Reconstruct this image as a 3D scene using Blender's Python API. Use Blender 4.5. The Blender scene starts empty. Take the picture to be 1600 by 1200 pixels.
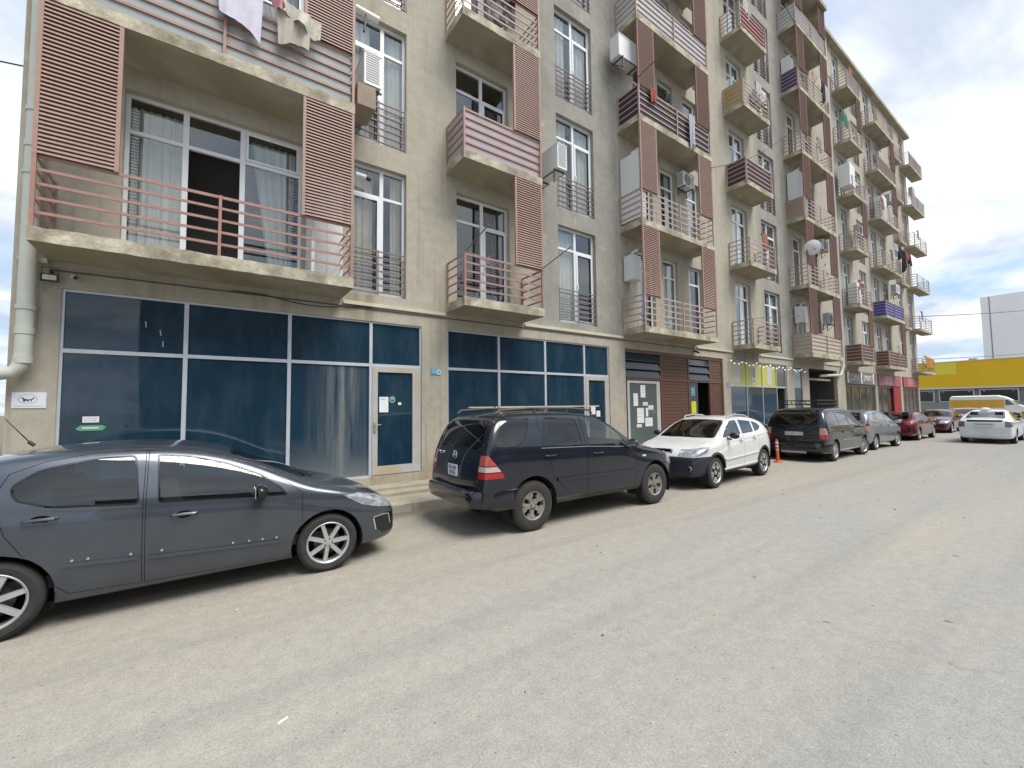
import bpy, bmesh, math, random
from math import sin, cos, pi, radians, sqrt
from mathutils import Vector, Matrix
from mathutils.bvhtree import BVHTree
from mathutils.geometry import barycentric_transform

# ------------------------------------------------------------------ camera, sky, sun, exposure
S = bpy.context.scene
COL = S.collection
cam_d = bpy.data.cameras.new('camera'); cam = bpy.data.objects.new('camera', cam_d); COL.objects.link(cam)
S.camera = cam
cam_d.sensor_width = 36; cam_d.lens = 36 * 659.3 / 1600
cam_d.clip_start = 0.1; cam_d.clip_end = 2500
_r = Vector((0.81701656, -0.57648857, -0.0120361)); _u = Vector((-0.02205079, -0.0520959, 0.99839861)); _f = Vector((0.57619242, 0.81544279, 0.05527524))
_f.normalize(); _r = (_r - _f * _r.dot(_f)).normalized(); _u = _r.cross(_f).normalized()
cam.matrix_world = Matrix(((_r.x, _u.x, -_f.x, 0), (_r.y, _u.y, -_f.y, 0), (_r.z, _u.z, -_f.z, 1.85), (0, 0, 0, 1)))

SUN_AZ, SUN_EL = 158.0, 60.0      # azimuth from +Y towards +X
W = bpy.data.worlds.new('World'); S.world = W; W.use_nodes = True
def world():
    nt = W.node_tree; nt.nodes.clear(); N = nt.nodes.new; L = nt.links.new
    out = N('ShaderNodeOutputWorld'); bg = N('ShaderNodeBackground'); bg.inputs[1].default_value = 0.105
    sky = N('ShaderNodeTexSky'); sky.sky_type = 'NISHITA'; sky.sun_disc = False
    sky.sun_elevation = radians(SUN_EL); sky.sun_rotation = radians(SUN_AZ); sky.air_density = 1.2; sky.dust_density = 1.5; sky.ozone_density = 2
    tc = N('ShaderNodeTexCoord'); sx = N('ShaderNodeSeparateXYZ'); L(tc.outputs['Generated'], sx.inputs[0])
    zc = N('ShaderNodeMath'); zc.operation = 'MAXIMUM'; L(sx.outputs[2], zc.inputs[0]); zc.inputs[1].default_value = 0.0
    za = N('ShaderNodeMath'); za.operation = 'ADD'; L(zc.outputs[0], za.inputs[0]); za.inputs[1].default_value = 0.16
    dv = N('ShaderNodeVectorMath'); dv.operation = 'DIVIDE'; L(tc.outputs['Generated'], dv.inputs[0])
    cb = N('ShaderNodeCombineXYZ'); L(za.outputs[0], cb.inputs[0]); L(za.outputs[0], cb.inputs[1]); cb.inputs[2].default_value = 1; L(cb.outputs[0], dv.inputs[1])
    mp = N('ShaderNodeMapping'); mp.inputs['Scale'].default_value = (1, 1, 0.15); mp.inputs['Location'].default_value = (3.3, 1.7, 0); L(dv.outputs[0], mp.inputs[0])
    def noise(sc, det, ro, dist=0.0):
        n = N('ShaderNodeTexNoise'); n.inputs['Scale'].default_value = sc; n.inputs['Detail'].default_value = det; n.inputs['Roughness'].default_value = ro; n.inputs['Distortion'].default_value = dist
        L(mp.outputs[0], n.inputs['Vector']); return n
    n1 = noise(1.3, 9, 0.55, 0.35); r1 = N('ShaderNodeValToRGB'); L(n1.outputs[0], r1.inputs[0])
    r1.color_ramp.elements[0].position = 0.33; r1.color_ramp.elements[0].color = (0, 0, 0, 1); r1.color_ramp.elements[1].position = 0.52; r1.color_ramp.elements[1].color = (1, 1, 1, 1)
    n2 = noise(1.7, 8, 0.55, 0.5); r2 = N('ShaderNodeValToRGB'); L(n2.outputs[0], r2.inputs[0])
    e = r2.color_ramp.elements; e[0].position = 0.36; e[0].color = (2.9, 3.4, 4.2, 1); e[1].position = 0.60; e[1].color = (5.4, 5.55, 5.7, 1)
    # thin veil over the blue
    veil = N('ShaderNodeMix'); veil.data_type = 'RGBA'; veil.inputs[0].default_value = 0.55; L(sky.outputs[0], veil.inputs[6]); veil.inputs[7].default_value = (1.7, 2.8, 4.3, 1)
    mx = N('ShaderNodeMix'); mx.data_type = 'RGBA'; L(r1.outputs[0], mx.inputs[0]); L(veil.outputs[2], mx.inputs[6]); L(r2.outputs[0], mx.inputs[7])
    L(mx.outputs[2], bg.inputs[0]); L(bg.outputs[0], out.inputs[0])
world()
sun_d = bpy.data.lights.new('sun', 'SUN'); sun = bpy.data.objects.new('sun', sun_d); COL.objects.link(sun)
sun_d.energy = 2.2; sun_d.angle = radians(36); sun_d.color = (1.0, 0.95, 0.88)
_sd = Vector((sin(radians(SUN_AZ)) * cos(radians(SUN_EL)), cos(radians(SUN_AZ)) * cos(radians(SUN_EL)), sin(radians(SUN_EL))))
sun.rotation_euler = _sd.to_track_quat('Z', 'Y').to_euler()
S.render.engine = 'CYCLES'
S.view_settings.view_transform = 'Standard'; S.view_settings.look = 'None'; S.view_settings.gamma = 1
S.view_settings.use_curve_mapping = False; S.view_settings.exposure = 1.02

# ------------------------------------------------------------------ materials
MATS = {}
def hexc(h):
    c = [int(h[i:i + 2], 16) / 255 for i in (0, 2, 4)]
    return tuple((x / 12.92 if x < .04045 else ((x + .055) / 1.055) ** 2.4) for x in c) + (1,)
def mat(name, col, rough=0.6, metal=0.0, var=0.0, vs=3.0, bump=0.0, bs=60.0, spec=0.5, coat=0.0, emit=None, es=0.0, dark_back=False, stretch=None, var2=None, alpha=1):
    """principled + object-space noise variation + bump"""
    if name in MATS: return MATS[name]
    if isinstance(col, str): col = hexc(col)
    col = tuple(col[:3]) + (1,)
    m = bpy.data.materials.new(name); m.use_nodes = True; nt = m.node_tree; N = nt.nodes.new; L = nt.links.new
    p = nt.nodes['Principled BSDF']; p.inputs['Base Color'].default_value = col; p.inputs['Roughness'].default_value = rough
    p.inputs['Metallic'].default_value = metal; p.inputs['Specular IOR Level'].default_value = spec
    if coat: p.inputs['Coat Weight'].default_value = coat; p.inputs['Coat Roughness'].default_value = 0.04
    if emit: p.inputs['Emission Color'].default_value = tuple(emit) + (1,); p.inputs['Emission Strength'].default_value = es
    tc = N('ShaderNodeTexCoord'); vec = tc.outputs['Object']
    if stretch:
        mp = N('ShaderNodeMapping'); mp.inputs['Scale'].default_value = stretch; L(vec, mp.inputs[0]); vec = mp.outputs[0]
    src = None
    if var:
        n = N('ShaderNodeTexNoise'); n.inputs['Scale'].default_value = vs; n.inputs['Detail'].default_value = 6; n.inputs['Roughness'].default_value = .65; L(vec, n.inputs['Vector'])
        mr = N('ShaderNodeMapRange'); L(n.outputs[0], mr.inputs[0]); mr.inputs[1].default_value = .3; mr.inputs[2].default_value = .7; mr.inputs[3].default_value = 1 - var; mr.inputs[4].default_value = 1 + var * .6
        mx = N('ShaderNodeMix'); mx.data_type = 'RGBA'; mx.blend_type = 'MULTIPLY'; mx.inputs[0].default_value = 1; mx.inputs[6].default_value = col; L(mr.outputs[0], mx.inputs[7]); src = mx.outputs[2]
        if var2:
            n2 = N('ShaderNodeTexNoise'); n2.inputs['Scale'].default_value = vs * .37; n2.inputs['Detail'].default_value = 5; L(vec, n2.inputs['Vector'])
            r = N('ShaderNodeMapRange'); L(n2.outputs[0], r.inputs[0]); r.inputs[1].default_value = .45; r.inputs[2].default_value = .68
            m2 = N('ShaderNodeMix'); m2.data_type = 'RGBA'; L(r.outputs[0], m2.inputs[0]); L(src, m2.inputs[6]); m2.inputs[7].default_value = tuple(var2[:3]) + (1,); src = m2.outputs[2]
        L(src, p.inputs['Base Color'])
        rr = N('ShaderNodeMapRange'); L(n.outputs[0], rr.inputs[0]); rr.inputs[3].default_value = max(0, rough - .08); rr.inputs[4].default_value = min(1, rough + .08); L(rr.outputs[0], p.inputs['Roughness'])
    if dark_back:
        g = N('ShaderNodeNewGeometry'); m3 = N('ShaderNodeMix'); m3.data_type = 'RGBA'; L(g.outputs['Backfacing'], m3.inputs[0])
        if src: L(src, m3.inputs[6])
        else: m3.inputs[6].default_value = col
        m3.inputs[7].default_value = (.03, .03, .03, 1); L(m3.outputs[2], p.inputs['Base Color'])
    if bump:
        n = N('ShaderNodeTexNoise'); n.inputs['Scale'].default_value = bs; n.inputs['Detail'].default_value = 4; L(tc.outputs['Object'], n.inputs['Vector'])
        b = N('ShaderNodeBump'); b.inputs['Strength'].default_value = bump; b.inputs['Distance'].default_value = 0.01; L(n.outputs[0], b.inputs['Height']); L(b.outputs[0], p.inputs['Normal'])
    MATS[name] = m; return m

def glass_mat(name, tint=(.75, .85, .82), trans=0.85, refl=1.0, rough=0.0):
    if name in MATS: return MATS[name]
    m = bpy.data.materials.new(name); m.use_nodes = True; nt = m.node_tree; nt.nodes.clear(); N = nt.nodes.new; L = nt.links.new
    o = N('ShaderNodeOutputMaterial'); t = N('ShaderNodeBsdfTransparent'); t.inputs[0].default_value = tuple(x * trans for x in tint) + (1,)
    g = N('ShaderNodeBsdfGlossy'); g.inputs['Roughness'].default_value = rough; g.inputs[0].default_value = (refl, refl, refl, 1)
    lw = N('ShaderNodeLayerWeight'); lw.inputs[0].default_value = .5       # Schlick term, the same from both sides of the pane
    pw = N('ShaderNodeMath'); pw.operation = 'POWER'; L(lw.outputs['Facing'], pw.inputs[0]); pw.inputs[1].default_value = 4.0
    f = N('ShaderNodeMapRange'); L(pw.outputs[0], f.inputs[0]); f.inputs[3].default_value = .09; f.inputs[4].default_value = 1.0
    ns = N('ShaderNodeTexNoise'); ns.inputs['Scale'].default_value = 1.1; ns.inputs['Detail'].default_value = 1
    tc = N('ShaderNodeTexCoord'); L(tc.outputs['Object'], ns.inputs['Vector'])
    b = N('ShaderNodeBump'); b.inputs['Strength'].default_value = .03; b.inputs['Distance'].default_value = .05; L(ns.outputs[0], b.inputs['Height']); L(b.outputs[0], g.inputs['Normal'])
    mx = N('ShaderNodeMixShader'); L(f.outputs[0], mx.inputs[0]); L(t.outputs[0], mx.inputs[1]); L(g.outputs[0], mx.inputs[2]); L(mx.outputs[0], o.inputs[0])
    MATS[name] = m; return m

def wall_mat():
    """rendered facade: warm beige plaster, two grey painted bands, mottling, rain streaks and a damp stain"""
    m = bpy.data.materials.new('facade_plaster'); m.use_nodes = True; nt = m.node_tree; N = nt.nodes.new; L = nt.links.new
    p = nt.nodes['Principled BSDF']; p.inputs['Roughness'].default_value = .9; p.inputs['Specular IOR Level'].default_value = .2
    tc = N('ShaderNodeTexCoord'); sx = N('ShaderNodeSeparateXYZ'); L(tc.outputs['Object'], sx.inputs[0])
    def noise(sc, det, st=None, ro=.6):
        n = N('ShaderNodeTexNoise'); n.inputs['Scale'].default_value = sc; n.inputs['Detail'].default_value = det; n.inputs['Roughness'].default_value = ro
        if st:
            mp = N('ShaderNodeMapping'); mp.inputs['Scale'].default_value = st; L(tc.outputs['Object'], mp.inputs[0]); L(mp.outputs[0], n.inputs['Vector'])
        else: L(tc.outputs['Object'], n.inputs['Vector'])
        return n.outputs[0]
    def mr(v, a, b, c, d):
        r = N('ShaderNodeMapRange'); L(v, r.inputs[0]); r.inputs[1].default_value = a; r.inputs[2].default_value = b; r.inputs[3].default_value = c; r.inputs[4].default_value = d; return r.outputs[0]
    def mth(op, a, b):
        x = N('ShaderNodeMath'); x.operation = op
        for i, v in enumerate((a, b)):
            if isinstance(v, (int, float)): x.inputs[i].default_value = v
            else: L(v, x.inputs[i])
        return x.outputs[0]
    def mix(f, a, b, bt='MIX'):
        x = N('ShaderNodeMix'); x.data_type = 'RGBA'; x.blend_type = bt
        if isinstance(f, (int, float)): x.inputs[0].default_value = f
        else: L(f, x.inputs[0])
        for i, v in ((6, a), (7, b)):
            if isinstance(v, tuple): x.inputs[i].default_value = v
            else: L(v, x.inputs[i])
        return x.outputs[2]
    X = sx.outputs[0]; Z = sx.outputs[2]
    wob = mth('MULTIPLY', mth('SUBTRACT', noise(2.5, 3), .5), .25)
    def band(a, b):
        xx = mth('ADD', X, wob); return mth('MULTIPLY', mr(xx, a - .2, a + .35, 0, 1), mr(xx, b - .12, b + .12, 1, 0))
    g = mth('MULTIPLY', mth('ADD', band(6.72, 10.36), band(19.6, 22.62)), mth('GREATER_THAN', Z, 4.05))
    warm = mix(mr(noise(.7, 5), .35, .65, 0, 1), (.385, .352, .285, 1), (.43, .398, .327, 1))
    grey = mix(mr(noise(.9, 5), .35, .65, 0, 1), (.255, .247, .218, 1), (.335, .322, .285, 1))
    c = mix(g, warm, grey)
    c = mix(1.0, c, mr(noise(5, 8), .3, .7, .90, 1.08), 'MULTIPLY')
    c = mix(1.0, c, mr(noise(55, 4), .3, .7, .88, 1.1), 'MULTIPLY')
    st = noise(1.0, 5, (3.2, 1, .16), .7)           # vertical rain streaks
    c = mix(mr(st, .54, .74, 0, .48), c, (.19, .165, .115, 1))
    st2 = noise(1.0, 4, (7, 1, .35), .7); c = mix(mth('MULTIPLY', mr(st2, .56, .66, 0, .5), mr(noise(.45, 3), .5, .62, 0, 1)), c, (.14, .115, .075, 1))
    c = mix(mr(noise(1.9, 6, (.6, 1, 1), .7), .60, .68, 0, .35), c, (.58, .54, .44, 1))
    damp = mth('MULTIPLY', mth('MULTIPLY', mr(X, 1.75, 2.1, 0, 1), mr(mth('ADD', X, mth('MULTIPLY', noise(3, 3), .5)), 2.7, 3.1, 1, 0)), mth('MULTIPLY', mr(Z, 3.1, 3.8, 0, 1), mr(Z, 4.15, 4.35, 1, 0)))
    c = mix(mth('MULTIPLY', damp, mr(noise(1.6, 4, (2, 1, .3)), .4, .62, .2, .7)), c, (.17, .13, .085, 1))
    low = mr(Z, .2, 1.1, 1, 0)                        # splash dirt at the base of the wall
    c = mix(mth('MULTIPLY', low, mr(noise(2.2, 5), .35, .6, .1, .75)), c, (.28, .2, .11, 1))
    L(c, p.inputs['Base Color'])
    b = N('ShaderNodeBump'); b.inputs['Strength'].default_value = .5; b.inputs['Distance'].default_value = .012
    L(mth('ADD', noise(70, 4), mth('MULTIPLY', noise(6, 4), 1.5)), b.inputs['Height']); L(b.outputs[0], p.inputs['Normal'])
    MATS['facade_plaster'] = m; return m

def road_mat():
    m = bpy.data.materials.new('worn_asphalt'); m.use_nodes = True; nt = m.node_tree; N = nt.nodes.new; L = nt.links.new
    p = nt.nodes['Principled BSDF']; p.inputs['Roughness'].default_value = .85; p.inputs['Specular IOR Level'].default_value = .25
    tc = N('ShaderNodeTexCoord'); sx = N('ShaderNodeSeparateXYZ'); L(tc.outputs['Object'], sx.inputs[0])
    def noise(sc, det, ro=.6, st=None, dist=0):
        n = N('ShaderNodeTexNoise'); n.inputs['Scale'].default_value = sc; n.inputs['Detail'].default_value = det; n.inputs['Roughness'].default_value = ro; n.inputs['Distortion'].default_value = dist
        v = tc.outputs['Object']
        if st:
            mp = N('ShaderNodeMapping'); mp.inputs['Scale'].default_value = st; L(v, mp.inputs[0]); v = mp.outputs[0]
        L(v, n.inputs['Vector']); return n.outputs[0]
    def mr(v, a, b, c, d):
        r = N('ShaderNodeMapRange'); L(v, r.inputs[0]); r.inputs[1].default_value = a; r.inputs[2].default_value = b; r.inputs[3].default_value = c; r.inputs[4].default_value = d; return r.outputs[0]
    def mth(op, a, b):
        x = N('ShaderNodeMath'); x.operation = op
        for i, v in enumerate((a, b)):
            if isinstance(v, (int, float)): x.inputs[i].default_value = v
            else: L(v, x.inputs[i])
        return x.outputs[0]
    def mix(f, a, b, bt='MIX'):
        x = N('ShaderNodeMix'); x.data_type = 'RGBA'; x.blend_type = bt
        if isinstance(f, (int, float)): x.inputs[0].default_value = f
        else: L(f, x.inputs[0])
        for i, v in ((6, a), (7, b)):
            if isinstance(v, tuple): x.inputs[i].default_value = v
            else: L(v, x.inputs[i])
        return x.outputs[2]
    grey = (.302, .295, .276, 1); tan = (.345, .323, .272, 1)
    f = mr(noise(.45, 6, .6, (.3, 1, 1), .5), .40, .64, 0, 1)
    c = mix(f, grey, tan)
    park = mr(mth('ADD', sx.outputs[1], mth('MULTIPLY', noise(1.2, 4), 1.6)), 3.9, 5.6, 0, .7)   # dusty strip by the kerb
    far = mr(sx.outputs[0], 9, 30, 0, .7)
    c = mix(park, c, (.325, .292, .23, 1))
    c = mix(far, c, (.255, .255, .25, 1))
    trk = mr(noise(.9, 5, .6, (.06, 1.6, 1), .1), .48, .62, 0, .45)       # wheel tracks run along the street
    c = mix(trk, c, (.235, .232, .222, 1))
    c = mix(1.0, c, mr(noise(7, 8, .75), .3, .7, .88, 1.1), 'MULTIPLY')
    gut = mr(mth('ADD', sx.outputs[1], mth('MULTIPLY', noise(3, 4), .6)), 7.15, 7.6, 0, .85)      # dirt in the gutter
    c = mix(gut, c, (.15, .125, .085, 1))
    # exposed aggregate: pale and dark chips
    v = N('ShaderNodeTexVoronoi'); v.inputs['Scale'].default_value = 140; L(tc.outputs['Object'], v.inputs['Vector'])
    sep = N('ShaderNodeSeparateColor'); L(v.outputs['Color'], sep.inputs[0])
    c = mix(1.0, c, mr(sep.outputs[0], 0, 1, .83, 1.15), 'MULTIPLY')
    v2 = N('ShaderNodeTexVoronoi'); v2.inputs['Scale'].default_value = 28; L(tc.outputs['Object'], v2.inputs['Vector'])
    sep2 = N('ShaderNodeSeparateColor'); L(v2.outputs['Color'], sep2.inputs[0])
    chip = mth('MULTIPLY', mth('GREATER_THAN', sep2.outputs[0], .93), mth('LESS_THAN', v2.outputs['Distance'], .22))
    c = mix(mth('MULTIPLY', chip, .3), c, (.55, .52, .46, 1))
    chd = mth('MULTIPLY', mth('LESS_THAN', sep2.outputs[1], .05), mth('LESS_THAN', v2.outputs['Distance'], .2))
    c = mix(mth('MULTIPLY', chd, .55), c, (.07, .065, .06, 1))
    # oil drips
    v3 = N('ShaderNodeTexVoronoi'); v3.inputs['Scale'].default_value = 2.3; L(tc.outputs['Object'], v3.inputs['Vector'])
    sep3 = N('ShaderNodeSeparateColor'); L(v3.outputs['Color'], sep3.inputs[0])
    oil = mth('MULTIPLY', mth('GREATER_THAN', sep3.outputs[0], .72), mr(mth('ADD', v3.outputs['Distance'], mth('MULTIPLY', noise(14, 3), .1)), .09, .14, .65, 0))
    c = mix(oil, c, (.075, .07, .062, 1))
    # fine cracks
    wv = N('ShaderNodeTexVoronoi'); wv.feature = 'DISTANCE_TO_EDGE'; wv.inputs['Scale'].default_value = .33
    ad = N('ShaderNodeVectorMath'); ad.operation = 'ADD'; L(tc.outputs['Object'], ad.inputs[0])
    nn = N('ShaderNodeTexNoise'); nn.inputs['Scale'].default_value = 1.7; nn.inputs['Detail'].default_value = 6; L(tc.outputs['Object'], nn.inputs['Vector'])
    sc = N('ShaderNodeVectorMath'); sc.operation = 'SCALE'; sc.inputs['Scale'].default_value = .9; L(nn.outputs['Color'], sc.inputs[0]); L(sc.outputs[0], ad.inputs[1]); L(ad.outputs[0], wv.inputs['Vector'])
    crack = mth('MULTIPLY', mr(wv.outputs['Distance'], 0, .004, .2, 0), mr(noise(.35, 2), .5, .58, 0, 1))
    c = mix(crack, c, (.09, .085, .075, 1))
    L(c, p.inputs['Base Color'])
    b = N('ShaderNodeBump'); b.inputs['Strength'].default_value = .4; b.inputs['Distance'].default_value = .004
    L(mth('ADD', v.outputs['Distance'], mth('MULTIPLY', noise(40, 4), 1.2)), b.inputs['Height']); L(b.outputs[0], p.inputs['Normal'])
    MATS['worn_asphalt'] = m; return m

def stained_glass_film(name, base, stain=False):
    """blue film glass of the shop windows; one pane carries dried lime runs"""
    m = bpy.data.materials.new(name); m.use_nodes = True; nt = m.node_tree; N = nt.nodes.new; L = nt.links.new
    p = nt.nodes['Principled BSDF']; p.inputs['Base Color'].default_value = base; p.inputs['Roughness'].default_value = .03; p.inputs['Specular IOR Level'].default_value = .55
    tc = N('ShaderNodeTexCoord')
    n0 = N('ShaderNodeTexNoise'); n0.inputs['Scale'].default_value = .5; n0.inputs['Detail'].default_value = 0; L(tc.outputs['Object'], n0.inputs['Vector'])
    b = N('ShaderNodeBump'); b.inputs['Strength'].default_value = .06; b.inputs['Distance'].default_value = .1; L(n0.outputs[0], b.inputs['Height']); L(b.outputs[0], p.inputs['Normal'])
    dn = N('ShaderNodeTexNoise'); dn.inputs['Scale'].default_value = 1.3; dn.inputs['Detail'].default_value = 8; dn.inputs['Roughness'].default_value = .7
    dm = N('ShaderNodeMapping'); dm.inputs['Scale'].default_value = (1.6, 1, .45); L(tc.outputs['Object'], dm.inputs[0]); L(dm.outputs[0], dn.inputs['Vector'])
    dr = N('ShaderNodeMapRange'); L(dn.outputs[0], dr.inputs[0]); dr.inputs[1].default_value = .42; dr.inputs[2].default_value = .75; dr.inputs[4].default_value = .4
    dx = N('ShaderNodeMix'); dx.data_type = 'RGBA'; L(dr.outputs[0], dx.inputs[0]); dx.inputs[6].default_value = base; dx.inputs[7].default_value = (.065, .10, .13, 1); L(dx.outputs[2], p.inputs['Base Color'])
    dq = N('ShaderNodeMapRange'); L(dn.outputs[0], dq.inputs[0]); dq.inputs[1].default_value = .45; dq.inputs[2].default_value = .8; dq.inputs[3].default_value = .02; dq.inputs[4].default_value = .16; L(dq.outputs[0], p.inputs['Roughness'])
    if stain:
        mp = N('ShaderNodeMapping'); mp.inputs['Scale'].default_value = (9, 1, .35); L(tc.outputs['Object'], mp.inputs[0])
        n = N('ShaderNodeTexNoise'); n.inputs['Scale'].default_value = 1.0; n.inputs['Detail'].default_value = 6; n.inputs['Roughness'].default_value = .7; L(mp.outputs[0], n.inputs['Vector'])
        sx = N('ShaderNodeSeparateXYZ'); L(tc.outputs['Object'], sx.inputs[0])
        a = N('ShaderNodeMapRange'); L(sx.outputs[0], a.inputs[0]); a.inputs[1].default_value = 1.35; a.inputs[2].default_value = 2.15
        c = N('ShaderNodeMapRange'); L(sx.outputs[0], c.inputs[0]); c.inputs[1].default_value = 2.62; c.inputs[2].default_value = 2.2
        mu = N('ShaderNodeMath'); mu.operation = 'MULTIPLY'; L(a.outputs[0], mu.inputs[0]); L(c.outputs[0], mu.inputs[1])
        r = N('ShaderNodeMapRange'); L(n.outputs[0], r.inputs[0]); r.inputs[1].default_value = .34; r.inputs[2].default_value = .72; r.inputs[4].default_value = .8
        mu2 = N('ShaderNodeMath'); mu2.operation = 'MULTIPLY'; L(mu.outputs[0], mu2.inputs[0]); L(r.outputs[0], mu2.inputs[1])
        lz = N('ShaderNodeMapRange'); L(sx.outputs[2], lz.inputs[0]); lz.inputs[1].default_value = 1.15; lz.inputs[2].default_value = .35; lz.inputs[4].default_value = .6
        mxm = N('ShaderNodeMath'); mxm.operation = 'MAXIMUM'; L(mu2.outputs[0], mxm.inputs[0]); L(lz.outputs[0], mxm.inputs[1])
        mx = N('ShaderNodeMix'); mx.data_type = 'RGBA'; L(mxm.outputs[0], mx.inputs[0]); mx.inputs[6].default_value = base; mx.inputs[7].default_value = (.27, .285, .27, 1); L(mx.outputs[2], p.inputs['Base Color'])
        rr = N('ShaderNodeMapRange'); L(mxm.outputs[0], rr.inputs[0]); rr.inputs[3].default_value = .04; rr.inputs[4].default_value = .7; L(rr.outputs[0], p.inputs['Roughness'])
    MATS[name] = m; return m

wall_mat(); road_mat()
M_WALL = MATS['facade_plaster']
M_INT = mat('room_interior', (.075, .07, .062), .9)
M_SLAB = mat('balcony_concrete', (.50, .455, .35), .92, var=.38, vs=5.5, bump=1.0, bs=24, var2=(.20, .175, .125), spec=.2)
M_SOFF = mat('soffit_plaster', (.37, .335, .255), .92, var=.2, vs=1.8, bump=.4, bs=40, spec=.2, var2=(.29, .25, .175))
M_RAIL = mat('railing_paint', (.33, .185, .15), .5, var=.18, vs=9)
M_RAIL2 = mat('railing_paint_faded', (.40, .29, .26), .5, var=.18, vs=9)
M_LOUV = mat('louvre_paint', (.34, .215, .17), .6, var=.15, vs=4)
M_LOUV2 = mat('louvre_paint_faded', (.20, .10, .075), .6, var=.2, vs=3)
M_JUL = mat('juliet_rail_metal', (.20, .15, .135), .55, var=.15, vs=8)
M_UPVC = mat('white_upvc', (.72, .74, .76), .3, var=.05, vs=5)
M_ALU = mat('shop_frame_aluminium', (.50, .54, .58), .45, var=.1, vs=4, metal=.2)
M_GLASS = glass_mat('window_glass', (.93, .95, .94), .95)
M_CURT = mat('sheer_curtain', (.60, .61, .58), .9, var=.12, vs=6)
M_CURT2 = mat('beige_curtain', (.50, .44, .36), .9, var=.15, vs=6)
M_CURT3 = mat('dark_curtain', (.10, .10, .12), .9, var=.2, vs=6)
M_BLUE = stained_glass_film('blue_shop_glass', (.009, .031, .054, 1))
M_BLUEST = stained_glass_film('blue_shop_glass_stained', (.012, .037, .066, 1), True)
M_PIPE = mat('painted_pipe', (.48, .50, .44), .5, var=.1, vs=4)
M_WHITE = mat('white_enamel', (.70, .71, .70), .4, var=.06, vs=5)
M_BLACK = mat('black_plastic', (.02, .02, .022), .5)
M_GREY = mat('grey_metal', (.30, .31, .32), .5, var=.1, vs=6)
M_DGREY = mat('dark_grey_metal', (.07, .072, .075), .5, var=.1, vs=6)
M_PAVE = mat('pavement_concrete', (.36, .335, .27), .92, var=.22, vs=2.2, bump=.6, bs=40, var2=(.25, .22, .165), spec=.2)

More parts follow.
